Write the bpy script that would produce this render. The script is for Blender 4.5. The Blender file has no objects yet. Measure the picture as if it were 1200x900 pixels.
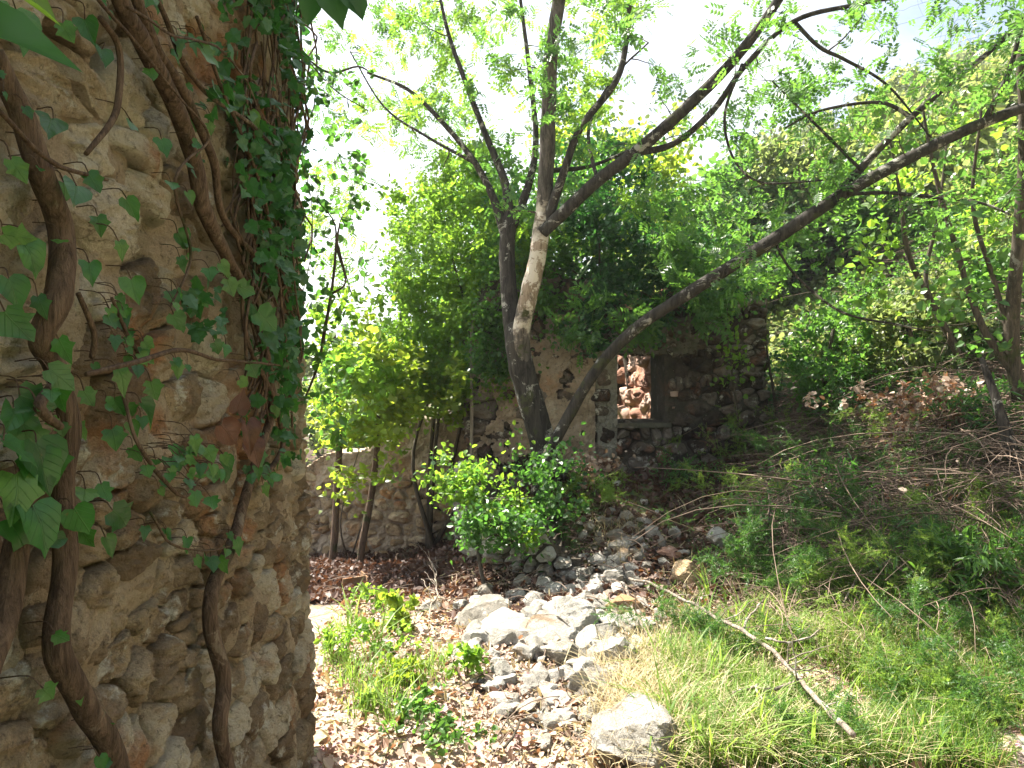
import bpy, math, random
import numpy as np
from mathutils import Vector
rng = np.random.default_rng(7)
random.seed(7)
R = math.radians
scene = bpy.context.scene
# ------------------------------------------------------------------ camera
F, HOR, EYE = 780.0, 430.0, 1.6            # focal length and horizon in pixels of the 1200x900 photograph
cam_d = bpy.data.cameras.new('camera'); cam = bpy.data.objects.new('camera', cam_d)
scene.collection.objects.link(cam); scene.camera = cam
cam.location = (0, 0, EYE); cam.rotation_euler = (R(90), 0, 0)
cam_d.sensor_width = 36; cam_d.lens = 36 * F / 1200; cam_d.shift_y = -20 / 1200
cam_d.clip_start = 0.02; cam_d.clip_end = 3000
# ------------------------------------------------------------------ light
SUN_AZ, SUN_EL = R(-52), R(55)             # azimuth from +Y, negative to the left
world = bpy.data.worlds.new('World'); scene.world = world; world.use_nodes = True
nt = world.node_tree; bg = nt.nodes['Background']
sky = nt.nodes.new('ShaderNodeTexSky'); sky.sky_type = 'NISHITA'; sky.sun_disc = False
sky.sun_elevation = SUN_EL; sky.sun_rotation = SUN_AZ; sky.air_density = 1.0; sky.dust_density = 2.5
cl = nt.nodes.new('ShaderNodeTexNoise'); cl.inputs['Scale'].default_value = 2.2; cl.inputs['Detail'].default_value = 6
tc = nt.nodes.new('ShaderNodeTexCoord'); mp = nt.nodes.new('ShaderNodeMapping'); mp.inputs['Scale'].default_value = (1, 1, 2.5)
nt.links.new(tc.outputs['Generated'], mp.inputs[0]); nt.links.new(mp.outputs[0], cl.inputs['Vector'])
cr = nt.nodes.new('ShaderNodeValToRGB'); cr.color_ramp.elements[0].position = .40; cr.color_ramp.elements[1].position = .64
mx = nt.nodes.new('ShaderNodeMix'); mx.data_type = 'RGBA'
nt.links.new(cl.outputs['Fac'], cr.inputs[0]); nt.links.new(cr.outputs[0], mx.inputs['Factor'])
nt.links.new(sky.outputs[0], mx.inputs[6]); mx.inputs[7].default_value = (5.6, 5.8, 6.1, 1)
nt.links.new(mx.outputs[2], bg.inputs[0]); bg.inputs[1].default_value = 0.05
sun_d = bpy.data.lights.new('sun', 'SUN'); sun_d.energy = 5.0; sun_d.angle = R(0.5); sun_d.color = (1, .93, .82)
sun = bpy.data.objects.new('sun', sun_d); scene.collection.objects.link(sun)
sdir = Vector((math.sin(SUN_AZ) * math.cos(SUN_EL), math.cos(SUN_AZ) * math.cos(SUN_EL), math.sin(SUN_EL)))
sun.rotation_euler = (-sdir).to_track_quat('-Z', 'Y').to_euler(); sun.location = sdir * 60
vs = scene.view_settings; vs.view_transform = 'Standard'; vs.look = 'None'; vs.gamma = 1; vs.use_curve_mapping = False
vs.exposure = 2.45
scene.cycles.max_bounces = 8; scene.cycles.diffuse_bounces = 4; scene.cycles.transmission_bounces = 4
scene.cycles.transparent_max_bounces = 4; scene.cycles.caustics_reflective = False; scene.cycles.caustics_refractive = False
scene.cycles.use_denoising = True

# ------------------------------------------------------------------ helpers
def _h(ix, iy, iz):
    n = (ix * 374761393 + iy * 668265263 + iz * 2147483647 % 4294967291 + iz * 1274126177) & 0xffffffff
    n = ((n ^ (n >> 13)) * 1274126177) & 0xffffffff
    n = ((n ^ (n >> 16)) * 2246822519) & 0xffffffff
    return ((n >> 8) & 0xffff) / 32767.5 - 1
def vnoise(p):
    p = np.asarray(p, float); i = np.floor(p).astype(np.int64); f = p - i; f = f * f * (3 - 2 * f)
    x, y, z = i[..., 0], i[..., 1], i[..., 2]; fx, fy, fz = f[..., 0], f[..., 1], f[..., 2]
    r = 0
    for a in (0, 1):
        wx = fx if a else 1 - fx
        for b in (0, 1):
            wy = fy if b else 1 - fy
            for c in (0, 1):
                r = r + wx * wy * (fz if c else 1 - fz) * _h(x + a, y + b, z + c)
    return r
def fbm(p, s=1.0, o=4, gain=.5):
    p = np.asarray(p, float) * s; a = 1; t = 0; r = 0
    for k in range(o):
        r = r + a * vnoise(p + 17.3 * k); t += a; a *= gain; p = p * 2.03
    return r / t
def P(px, py, d): return np.array([(px - 600) / F * d, d, EYE - (py - HOR) / F * d])
def mk(name, verts, faces, mat=None, parent=None, smooth=True, mats=None, midx=None):
    """faces: list of int arrays (n,k)"""
    me = bpy.data.meshes.new(name)
    verts = np.asarray(verts, np.float32).reshape(-1, 3)
    if parent is not None: verts = verts - np.array(parent.location, np.float32)
    me.vertices.add(len(verts)); me.vertices.foreach_set('co', verts.ravel())
    fs = [np.asarray(f, np.int32) for f in faces if len(f)]
    tot = np.concatenate([np.full(len(f), f.shape[1], np.int32) for f in fs])
    lp = np.concatenate([f.ravel() for f in fs]).astype(np.int32)
    st = np.concatenate([[0], np.cumsum(tot)[:-1]]).astype(np.int32)
    me.loops.add(len(lp)); me.loops.foreach_set('vertex_index', lp)
    me.polygons.add(len(tot)); me.polygons.foreach_set('loop_start', st); me.polygons.foreach_set('loop_total', tot)
    for m in (mats or ([mat] if mat else [])): me.materials.append(m)
    me.update(calc_edges=True)
    me.polygons.foreach_set('use_smooth', np.full(len(tot), smooth, bool))
    if midx is not None: me.polygons.foreach_set('material_index', np.asarray(midx, np.int32))
    o = bpy.data.objects.new(name, me); scene.collection.objects.link(o)
    if parent is not None: o.parent = parent
    return o
class Buf:
    def __init__(s): s.v = []; s.f = {}; s.n = 0
    def add(s, v, *fs):
        v = np.asarray(v).reshape(-1, 3); s.v.append(v)
        for f in fs:
            f = np.asarray(f)
            if len(f): s.f.setdefault(f.shape[1], []).append(f + s.n)
        s.n += len(v)
    def build(s, name, mat, parent=None, smooth=True):
        return mk(name, np.concatenate(s.v), [np.concatenate(x) for x in s.f.values()], mat, parent, smooth)
def tag(o, label=None, cat=None, group=None, kind=None):
    if label: o['label'] = label
    if cat: o['category'] = cat
    if group: o['group'] = group
    if kind: o['kind'] = kind
    return o
def empty(name, loc=(0, 0, 0), **k):
    o = bpy.data.objects.new(name, None); scene.collection.objects.link(o); o.location = [float(a) for a in loc]
    return tag(o, **k)
def smoothpath(pts, n=4):
    """Catmull-Rom through rows of pts (any columns)"""
    p = np.asarray(pts, float)
    if len(p) < 3: 
        t = np.linspace(0, 1, n + 1)[:, None]; return p[0] * (1 - t) + p[-1] * t
    q = np.vstack([2 * p[0] - p[1], p, 2 * p[-1] - p[-2]]); out = []
    for i in range(1, len(q) - 2):
        for t in np.arange(n) / n:
            a, b, c, d = q[i - 1], q[i], q[i + 1], q[i + 2]
            out.append(.5 * (2 * b + (c - a) * t + (2 * a - 5 * b + 4 * c - d) * t * t + (3 * b - a - 3 * c + d) * t ** 3))
    out.append(p[-1]); return np.array(out)
def tube(pts, rad, sides=8, rough=0, cap=True):
    p = np.asarray(pts, float); n = len(p); rad = np.broadcast_to(np.asarray(rad, float), (n,))
    t = np.gradient(p, axis=0); t /= np.linalg.norm(t, axis=1)[:, None] + 1e-9
    up = np.array([0, 0, 1.]) if abs(t[0][2]) < .9 else np.array([1., 0, 0])
    a = np.cross(t[0], up); a /= np.linalg.norm(a); A = np.zeros((n, 3))
    for i in range(n):
        a = a - t[i] * a.dot(t[i]); a /= np.linalg.norm(a) + 1e-9; A[i] = a
    B = np.cross(t, A); th = np.linspace(0, 2 * math.pi, sides, endpoint=False)
    ring = A[:, None] * np.cos(th)[None, :, None] + B[:, None] * np.sin(th)[None, :, None]
    v = p[:, None] + ring * rad[:, None, None]
    if rough:
        k = fbm(v.reshape(-1, 3), 9, 3).reshape(n, sides) + .6 * fbm(v.reshape(-1, 3) * np.array([1, 1, .25]), 34, 2).reshape(n, sides)
        v = p[:, None] + ring * (rad[:, None] * (1 + rough * k))[..., None]
    i = np.arange(n - 1)[:, None] * sides; j = np.arange(sides)[None]; j2 = (j + 1) % sides
    f = np.stack([i + j, i + j2, i + sides + j2, i + sides + j], -1).reshape(-1, 4)
    v = v.reshape(-1, 3)
    if cap:
        m = len(v); v = np.vstack([v, p[0], p[-1] + t[-1] * rad[-1] * .5]); jj = np.arange(sides); k2 = (jj + 1) % sides
        tr = np.vstack([np.stack([jj, np.full(sides, m), k2], 1), np.stack([(n - 1) * sides + jj, (n - 1) * sides + k2, np.full(sides, m + 1)], 1)])
        return v, f, tr
    return v, f
# ------------------------------------------------------------------ materials
def nm(name):
    m = bpy.data.materials.new(name); m.use_nodes = True; t = m.node_tree
    return m, t, t.nodes['Principled BSDF'], t.nodes['Material Output']
def ramp(t, fac, cols, pos=None, interp='LINEAR'):
    r = t.nodes.new('ShaderNodeValToRGB'); e = r.color_ramp; e.interpolation = interp
    pos = pos or [i / (len(cols) - 1) for i in range(len(cols))]
    while len(e.elements) < len(cols): e.elements.new(.5)
    for el, c, q in zip(e.elements, cols, pos): el.position = q; el.color = (*c, 1)
    if fac is not None: t.links.new(fac, r.inputs[0])
    return r.outputs[0]
def noise(t, vec, scale, detail=5, rough=.6, dist=0):
    n = t.nodes.new('ShaderNodeTexNoise'); n.inputs['Scale'].default_value = scale; n.inputs['Detail'].default_value = detail
    n.inputs['Roughness'].default_value = rough; n.inputs['Distortion'].default_value = dist
    if vec is not None: t.links.new(vec, n.inputs['Vector'])
    return n.outputs['Fac']
def mixc(t, fac, a, b, mode='MIX'):
    m = t.nodes.new('ShaderNodeMix'); m.data_type = 'RGBA'; m.blend_type = mode
    for s, v in ((m.inputs['Factor'], fac), (m.inputs[6], a), (m.inputs[7], b)):
        if hasattr(v, 'links'): t.links.new(v, s)
        elif isinstance(v, (int, float)): s.default_value = v
        else: s.default_value = (*v, 1)
    return m.outputs[2]
def step(t, v, lo, hi):
    m = t.nodes.new('ShaderNodeMapRange'); m.interpolation_type = 'SMOOTHSTEP'
    m.inputs[1].default_value = lo; m.inputs[2].default_value = hi; t.links.new(v, m.inputs[0]); return m.outputs[0]
def bump(t, h, dist, prev=None, strength=1.0):
    b = t.nodes.new('ShaderNodeBump'); b.inputs['Distance'].default_value = dist; b.inputs['Strength'].default_value = strength
    t.links.new(h, b.inputs['Height'])
    if prev: t.links.new(prev, b.inputs['Normal'])
    return b.outputs[0]
def geo(t): return t.nodes.new('ShaderNodeNewGeometry')
def stone_mat(name, cols, rust=(.34, .15, .06), rust_amt=.5, moss=(.05, .06, .025), moss_amt=.3, bscale=1.0, pale=(.5, .47, .4), fine=.006, crack=1.0):
    m, t, b, o = nm(name); g = geo(t); p = g.outputs['Position']
    oi = t.nodes.new('ShaderNodeObjectInfo'); n1 = noise(t, p, 5 * bscale, 6, .65)
    add = t.nodes.new('ShaderNodeMath'); add.operation = 'MULTIPLY_ADD'; t.links.new(oi.outputs['Random'], add.inputs[0]); add.inputs[1].default_value = .55
    t.links.new(n1, add.inputs[2]); sb = t.nodes.new('ShaderNodeMath'); sb.operation = 'SUBTRACT'; t.links.new(add.outputs[0], sb.inputs[0]); sb.inputs[1].default_value = .27
    c = ramp(t, step(t, sb.outputs[0], .2, .85), cols)
    c = mixc(t, step(t, noise(t, p, 3.1 * bscale, 5, .6, .5), .62 - .22 * rust_amt, .78 - .2 * rust_amt), c, rust)
    c = mixc(t, step(t, noise(t, p, 9 * bscale, 6, .7), .56, .68), c, pale)
    c = mixc(t, step(t, noise(t, p, 2.3 * bscale, 6, .7), .66 - .2 * moss_amt, .8 - .2 * moss_amt), c, moss)
    c = mixc(t, step(t, noise(t, p, 55 * bscale, 4, .8), .5, .8), c, tuple(x * .35 for x in cols[0]))
    vo = t.nodes.new('ShaderNodeTexVoronoi'); vo.feature = 'DISTANCE_TO_EDGE'; vo.inputs['Scale'].default_value = 7 * bscale * crack; wm = t.nodes.new('ShaderNodeVectorMath'); wm.operation = 'MULTIPLY_ADD'
    wn = t.nodes.new('ShaderNodeTexNoise'); wn.inputs['Scale'].default_value = 14 * bscale; wn.inputs['Detail'].default_value = 5; t.links.new(p, wn.inputs['Vector']); t.links.new(wn.outputs['Color'], wm.inputs[0]); wm.inputs[1].default_value = (.16, .16, .16); t.links.new(p, wm.inputs[2]); t.links.new(wm.outputs[0], vo.inputs['Vector'])
    ck = step(t, vo.outputs['Distance'], .0, .03); cm = t.nodes.new('ShaderNodeMath'); cm.operation = 'MAXIMUM'; t.links.new(ck, cm.inputs[0]); t.links.new(step(t, noise(t, p, 4 * bscale, 4, .6), .57, .5), cm.inputs[1]); ck = cm.outputs[0]; c = mixc(t, ck, mixc(t, .45, c, tuple(x * .45 for x in cols[0])), c)      # darker fracture lines, also cut into the bump
    t.links.new(c, b.inputs['Base Color']); b.inputs['Roughness'].default_value = .92; b.inputs['Specular IOR Level'].default_value = .2
    n = bump(t, ck, .004); n = bump(t, noise(t, p, 28 * bscale, 8, .78, .4), fine * 4, n); n = bump(t, noise(t, p, 120 * bscale, 4, .7), fine, n)
    t.links.new(n, b.inputs['Normal']); return m
def bark_mat(name, dark, light, patch=(.5, .48, .42), patch_amt=.4, stretch=.15, sc=30, zr=None):
    m, t, b, o = nm(name); g = geo(t); mpn = t.nodes.new('ShaderNodeMapping'); mpn.inputs['Scale'].default_value = (1, 1, stretch)
    t.links.new(g.outputs['Position'], mpn.inputs[0]); v = mpn.outputs[0]
    n = noise(t, v, sc, 7, .7, 1.0); c = ramp(t, step(t, n, .3, .7), [dark, light])
    pn = noise(t, g.outputs['Position'], 7, 6, .75, .6); pf = step(t, pn, .62 - .2 * patch_amt, .68 - .2 * patch_amt)
    if zr:                                     # height range of lichen patches and of sunlit warmth put into the bark colour
        sx = t.nodes.new('ShaderNodeSeparateXYZ'); t.links.new(g.outputs['Position'], sx.inputs[0]); nz = noise(t, g.outputs['Position'], 5, 5, .7)
        ad = t.nodes.new('ShaderNodeMath'); ad.operation = 'MULTIPLY_ADD'; t.links.new(nz, ad.inputs[0]); ad.inputs[1].default_value = 1.6; t.links.new(sx.outputs[2], ad.inputs[2])
        m1 = step(t, ad.outputs[0], zr[0] + .8, zr[1] + .8); m2 = step(t, ad.outputs[0], zr[3] + .8, zr[2] + .8)
        ml = t.nodes.new('ShaderNodeMath'); ml.operation = 'MULTIPLY'; t.links.new(m1, ml.inputs[0]); t.links.new(m2, ml.inputs[1])
        lo = ramp(t, step(t, n, .3, .7), [dark, light]); c = mixc(t, ml.outputs[0], lo, ramp(t, step(t, n, .3, .7), [(.12, .085, .06), (.34, .27, .20)])); m3 = t.nodes.new('ShaderNodeMath'); m3.operation = 'MULTIPLY'; t.links.new(pf, m3.inputs[0]); t.links.new(ml.outputs[0], m3.inputs[1]); pf = m3.outputs[0]
    c = mixc(t, pf, c, patch)
    c = mixc(t, step(t, noise(t, g.outputs['Position'], 4, 5, .7), .58, .66), c, (.045, .05, .02))
    t.links.new(c, b.inputs['Base Color']); b.inputs['Roughness'].default_value = .9; b.inputs['Specular IOR Level'].default_value = .2
    nb = bump(t, n, .012); nb = bump(t, noise(t, v, sc * 4, 4, .7), .004, nb); t.links.new(nb, b.inputs['Normal']); return m
def leaf_mat(name, cols, trans, tw=.5, rough=.42, spec=.4):
    m, t, b, o = nm(name); g = geo(t)
    c = ramp(t, g.outputs['Random Per Island'], cols)
    n = noise(t, g.outputs['Position'], 1.3, 3, .6); c = mixc(t, step(t, n, .35, .7), c, tuple(x * 1.0 for x in cols[-1]))
    t.links.new(c, b.inputs['Base Color']); b.inputs['Roughness'].default_value = rough; b.inputs['Specular IOR Level'].default_value = spec
    tr = t.nodes.new('ShaderNodeBsdfTranslucent')
    tcol = mixc(t, g.outputs['Random Per Island'], trans, tuple(x * y for x, y in zip(trans, (1.2, 1.0, .7)))); t.links.new(tcol, tr.inputs[0])
    ms = t.nodes.new('ShaderNodeMixShader'); ms.inputs[0].default_value = tw
    t.links.new(b.outputs[0], ms.inputs[1]); t.links.new(tr.outputs[0], ms.inputs[2]); t.links.new(ms.outputs[0], o.inputs[0]); return m
M = {}
M['wall_stone'] = stone_mat('wall_stone', [(.20, .145, .095), (.39, .31, .21), (.48, .42, .32), (.52, .46, .35)], rust=(.36, .19, .10), rust_amt=.45, moss_amt=.22, pale=(.56, .54, .47), fine=.010)
M['wall_mortar'] = stone_mat('wall_mortar', [(.14, .10, .065), (.32, .245, .165), (.43, .35, .25)], rust=(.32, .17, .09), rust_amt=.4, moss_amt=.15, pale=(.42, .37, .29), fine=.009)
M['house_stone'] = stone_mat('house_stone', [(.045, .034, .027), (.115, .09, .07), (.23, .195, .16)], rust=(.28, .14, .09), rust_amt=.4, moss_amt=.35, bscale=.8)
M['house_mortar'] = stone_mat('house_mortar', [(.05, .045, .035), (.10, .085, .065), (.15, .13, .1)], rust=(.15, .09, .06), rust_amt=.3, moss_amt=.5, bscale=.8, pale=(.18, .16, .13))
M['plaster'] = stone_mat('plaster', [(.18, .135, .095), (.30, .235, .17), (.38, .31, .23)], rust=(.36, .21, .12), rust_amt=.35, moss_amt=.3, bscale=.6, pale=(.42, .36, .27))
M['grey_plaster'] = stone_mat('grey_plaster', [(.10, .095, .075), (.18, .17, .135), (.25, .235, .195)], rust=(.22, .17, .11), rust_amt=.3, moss_amt=.3, bscale=.6, pale=(.34, .32, .28))
M['red_stone'] = stone_mat('red_stone', [(.32, .17, .12), (.48, .30, .22), (.58, .42, .34)], rust=(.42, .2, .11), rust_amt=.3, moss_amt=-.8, bscale=1.0, pale=(.6, .46, .38))
M['limestone'] = stone_mat('limestone', [(.27, .25, .21), (.44, .42, .37), (.58, .56, .51)], rust=(.34, .24, .15), rust_amt=.35, moss_amt=.15, bscale=1.4, pale=(.68, .66, .61), fine=.009)
M['ochre_stone'] = stone_mat('ochre_stone', [(.26, .18, .10), (.38, .28, .17), (.48, .38, .26)], rust=(.38, .2, .09), rust_amt=.5, moss_amt=.2, bscale=.8)
M['bark'] = bark_mat('bark', (.010, .009, .008), (.06, .053, .045), (.26, .25, .22), .3, sc=24)
M['bark_pale'] = bark_mat('bark_pale', (.022, .019, .016), (.12, .105, .09), (.52, .47, .40), .75, sc=24, zr=(1.75, 2.15, 2.75, 3.1))
M['bark_thin'] = bark_mat('bark_thin', (.035, .03, .022), (.11, .09, .065), (.2, .19, .16), .1, sc=50)
M['ivy_bark'] = bark_mat('ivy_bark', (.05, .032, .022), (.17, .115, .08), (.2, .16, .12), .1, sc=70, stretch=.12)
M['dry_wood'] = bark_mat('dry_wood', (.12, .095, .075), (.36, .31, .255), (.46, .43, .38), .25, sc=60)
M['ivy_leaf'] = leaf_mat('ivy_leaf', [(.025, .075, .022), (.03, .10, .03), (.045, .13, .04)], (.10, .34, .04), .38, .45, .3)
def ivy_big(nme='ivy_leaf_veined', cols=[(.02, .07, .022), (.035, .12, .03), (.05, .15, .035), (.10, .20, .045), (.03, .09, .035)], sp=(.02, .055, .02), vc=(.14, .24, .09), trc=(.12, .42, .05)):
    m, t, b, o = nm(nme); tc = t.nodes.new('ShaderNodeTexCoord'); sx = t.nodes.new('ShaderNodeSeparateXYZ'); t.links.new(tc.outputs['Generated'], sx.inputs[0]); oi = t.nodes.new('ShaderNodeObjectInfo'); g = geo(t)
    def mth(op, a, b_=None, c_=None):
        n = t.nodes.new('ShaderNodeMath'); n.operation = op
        for s_, v in zip(n.inputs, (a, b_, c_)):
            if hasattr(v, 'links'): t.links.new(v, s_)
            elif v is not None: s_.default_value = v
        return n.outputs[0]
    yy = mth('ABSOLUTE', mth('SUBTRACT', sx.outputs[1], .5)); side = mth('ABSOLUTE', mth('SUBTRACT', mth('FRACT', mth('MULTIPLY', mth('SUBTRACT', sx.outputs[0], mth('MULTIPLY', yy, 1.1)), 4.5)), .5))
    vein = mth('MAXIMUM', step(t, yy, .022, .006), mth('MULTIPLY', step(t, side, .06, .0), .6))
    c = ramp(t, oi.outputs['Random'], cols)
    c = mixc(t, step(t, noise(t, g.outputs['Position'], 45, 5, .7), .45, .75), c, sp); c = mixc(t, step(t, noise(t, g.outputs['Position'], 60, 3, .7), .68, .72), c, (.16, .11, .04))
    c = mixc(t, mth('MULTIPLY', vein, .35), c, vc); t.links.new(c, b.inputs['Base Color']); b.inputs['Roughness'].default_value = .36; b.inputs['Specular IOR Level'].default_value = .4
    t.links.new(bump(t, vein, .0012), b.inputs['Normal'])
    tr = t.nodes.new('ShaderNodeBsdfTranslucent'); tr.inputs[0].default_value = (*trc, 1); ms = t.nodes.new('ShaderNodeMixShader'); ms.inputs[0].default_value = .38
    t.links.new(b.outputs[0], ms.inputs[1]); t.links.new(tr.outputs[0], ms.inputs[2]); t.links.new(ms.outputs[0], o.inputs[0]); return m
M['ivy_big'] = ivy_big()
M['dead_veined'] = ivy_big('dead_leaf_veined', [(.07, .03, .02), (.11, .045, .03), (.16, .075, .045)], (.04, .02, .015), (.2, .12, .08), (.16, .05, .02))
M['ivy_dark'] = leaf_mat('ivy_dark', [(.03, .065, .03), (.04, .09, .045), (.055, .12, .06)], (.06, .24, .04), .32, .45, .25)
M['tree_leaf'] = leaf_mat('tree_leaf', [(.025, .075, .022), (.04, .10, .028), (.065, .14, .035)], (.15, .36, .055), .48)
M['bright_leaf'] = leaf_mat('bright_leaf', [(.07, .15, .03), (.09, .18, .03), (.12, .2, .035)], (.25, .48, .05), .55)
M['yellow_leaf'] = leaf_mat('yellow_leaf', [(.09, .16, .03), (.11, .18, .03), (.15, .19, .035)], (.34, .52, .05), .55)
M['shrub_leaf'] = leaf_mat('shrub_leaf', [(.025, .065, .022), (.035, .08, .025), (.05, .11, .03)], (.12, .34, .05), .42, .35, .55)
M['olive_leaf'] = leaf_mat('olive_leaf', [(.06, .08, .05), (.09, .11, .07), (.11, .13, .09)], (.18, .26, .1), .4)
M['fern_leaf'] = leaf_mat('fern_leaf', [(.02, .06, .018), (.035, .09, .024), (.06, .13, .03)], (.13, .32, .05), .38)
M['hill_leaf'] = leaf_mat('hill_leaf', [(.06, .09, .035), (.08, .11, .04), (.12, .14, .06)], (.30, .42, .13), .45)
M['dead_leaf'] = leaf_mat('dead_leaf', [(.09, .045, .03), (.24, .14, .09), (.38, .28, .21), (.5, .41, .33)], (.3, .13, .05), .25, .6, .3)
M['dead_red'] = leaf_mat('dead_red', [(.07, .028, .02), (.12, .045, .03), (.18, .08, .055)], (.25, .08, .04), .25, .6, .3)
M['shaded_litter'] = leaf_mat('shaded_litter', [(.022, .013, .01), (.05, .026, .019), (.10, .058, .042)], (.15, .07, .04), .2, .55, .3)  # shaded copy of the leaf litter, the shade put into its darker browns
M['straw'] = leaf_mat('straw', [(.30, .24, .13), (.42, .35, .2), (.5, .44, .28)], (.4, .33, .18), .3, .6, .3)
M['grass_leaf'] = leaf_mat('grass_leaf', [(.05, .12, .025), (.08, .17, .03), (.15, .22, .05)], (.3, .5, .08), .45, .5, .3)
M['twig_dry'] = leaf_mat('twig_dry', [(.05, .034, .025), (.11, .08, .06), (.23, .17, .13)], (.1, .06, .04), .05, .8, .2)
M['rust_board'] = stone_mat('rust_board', [(.22, .13, .07), (.3, .18, .1), (.36, .24, .14)], rust_amt=.4, moss_amt=-1)
# ground: leaf mould, dry soil, stones
def ground_mat():
    m, t, b, o = nm('ground_soil'); g = geo(t); p = g.outputs['Position']
    c = ramp(t, step(t, noise(t, p, 7, 8, .7), .3, .7), [(.02, .015, .011), (.06, .042, .03), (.14, .105, .075)])
    sxy = t.nodes.new('ShaderNodeSeparateXYZ'); t.links.new(p, sxy.inputs[0]); ya = t.nodes.new('ShaderNodeMath'); ya.operation = 'MULTIPLY_ADD'; t.links.new(noise(t, p, 1.1, 5, .65), ya.inputs[0]); ya.inputs[1].default_value = -3.0; t.links.new(sxy.outputs[1], ya.inputs[2])
    c = mixc(t, step(t, ya.outputs[0], 3.9, 2.7), c, (.36, .29, .22))       # dry pale soil of the clearing
    c = mixc(t, step(t, noise(t, p, .13, 4, .6), .45, .55), c, (.10, .12, .045))
    v = t.nodes.new('ShaderNodeTexVoronoi'); v.inputs['Scale'].default_value = 28; t.links.new(p, v.inputs['Vector'])
    c = mixc(t, .3, c, v.outputs['Color'], 'SOFT_LIGHT')
    t.links.new(c, b.inputs['Base Color']); b.inputs['Roughness'].default_value = .95; b.inputs['Specular IOR Level'].default_value = .15
    n = bump(t, v.outputs['Distance'], .012); n = bump(t, noise(t, p, 60, 6, .75), .012, n); t.links.new(n, b.inputs['Normal']); return m
M['ground'] = ground_mat()

# ------------------------------------------------------------------ terrain
ctl = [(600, 900, 2.65), (400, 890, 2.75), (370, 870, 2.84), (900, 900, 2.66), (1200, 850, 2.95), (1200, 760, 3.4), (500, 760, 3.85), (440, 700, 5.0),
       (400, 668, 6.6), (520, 655, 7.4), (450, 652, 8.0), (640, 700, 4.62), (560, 693, 4.9), (600, 690, 4.95), (680, 688, 4.9), (600, 615, 5.6), (640, 622, 5.35), (640, 565, 6.0), (700, 598, 5.5), (700, 690, 4.6), (740, 560, 6.7),
       (850, 560, 6.6), (800, 620, 5.3), (800, 700, 4.4), (900, 650, 4.7), (900, 560, 6.2), (950, 490, 7.6), (930, 425, 9.5), (1000, 412, 9.5),
       (1050, 500, 6.5), (1050, 600, 5.0), (1050, 700, 4.0), (1200, 600, 4.2), (1200, 500, 5.5), (1200, 400, 7.0), (1100, 420, 8.0)]
cp = [tuple(P(*c)) for c in ctl] + [(0, 0, 0), (-.5, 1, 0), (1, 1, 0), (-2.5, 2, 0), (-3.5, 5, -.3), (3, 1, .15), (4.5, 2, .7), (-3, 8, -.75), (-3, 11, -1.1),
      (0, 9.5, .35), (1.5, 10.5, .6), (0, 14, .3), (5, 12, 3.0), (8, 8, 4.2), (-6, 12, -1.6), (-6, 3, -.5), (7, 3, 2), (2.6, 9.5, 1.2), (4, -3, .5), (-4, -3, -.2), (-1.2, 6.2, -.38), (-.75, 5.2, -.18)]
cp = np.array(cp); _D = np.linalg.norm(cp[:, None, :2] - cp[None, :, :2], axis=2)
def _U(r): return r * r * np.log(r + 1e-6)
nC = len(cp); A = np.zeros((nC + 3, nC + 3)); A[:nC, :nC] = _U(_D) + np.eye(nC) * .02; A[:nC, nC] = 1; A[:nC, nC + 1:] = cp[:, :2]; A[nC:, :nC] = A[:nC, nC:].T
W_ = np.linalg.solve(A, np.r_[cp[:, 2], 0, 0, 0])
def g0(x, y):
    x = np.asarray(x, float); y = np.asarray(y, float); s = x.shape; x = x.ravel(); y = y.ravel(); out = np.zeros(len(x))
    for k in range(0, len(x), 20000):
        X, Y = x[k:k + 20000], y[k:k + 20000]
        near = _U(np.hypot(X[:, None] - cp[None, :, 0], Y[:, None] - cp[None, :, 1])) @ W_[:nC] + W_[nC] + W_[nC + 1] * X + W_[nC + 2] * Y
        sp = np.where(X > 25, X - 1, np.log1p(np.exp(np.clip((X - 1) * .8, -30, 30))) / .8)
        far = .5 + .58 * sp - 3.2 * (1 - np.exp(-np.maximum(0, -X) / 14)) - .02 * np.maximum(0, Y - 20) * (X < 3) * np.clip((3 - X) / 20, 0, 1)
        far = 52 * np.tanh(far / 52); r = np.hypot(X, Y - 5); w = np.clip((r - 6.5) / 6, 0, 1); w = w * w * (3 - 2 * w)
        out[k:k + 20000] = near * (1 - w) + far * w
    return out.reshape(s)
def g(x, y):
    x = np.asarray(x, float); y = np.asarray(y, float); z = g0(x, y)
    q = np.stack([x, y, np.zeros_like(x)], -1)
    return z + .05 * fbm(q, 1.7, 3) + .02 * fbm(q, 7, 3) + np.clip((np.hypot(x, y) - 15) / 60, 0, 1) * 1.6 * fbm(q, .05, 3)
def axis(lo, hi, s, far, grow=1.12):
    a = list(np.arange(lo, hi, s)); d = s; l, h = lo, hi
    left = []
    while l > -far: l -= d; left.append(l); d *= grow
    d = s
    while h < far: a.append(h); h += d; d *= grow
    return np.array(left[::-1] + a)
xs = axis(-4.5, 6, .04, 700); ys = axis(.5, 11, .04, 700)
X, Y = np.meshgrid(xs, ys); Z = g(X, Y)
nx, ny = len(xs), len(ys); I = (np.arange(ny - 1)[:, None] * nx + np.arange(nx - 1)[None]).ravel()
ground = mk('ground', np.stack([X, Y, Z], -1), [np.stack([I, I + 1, I + nx + 1, I + nx], 1)], M['ground'])
tag(ground, kind='structure')
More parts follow.
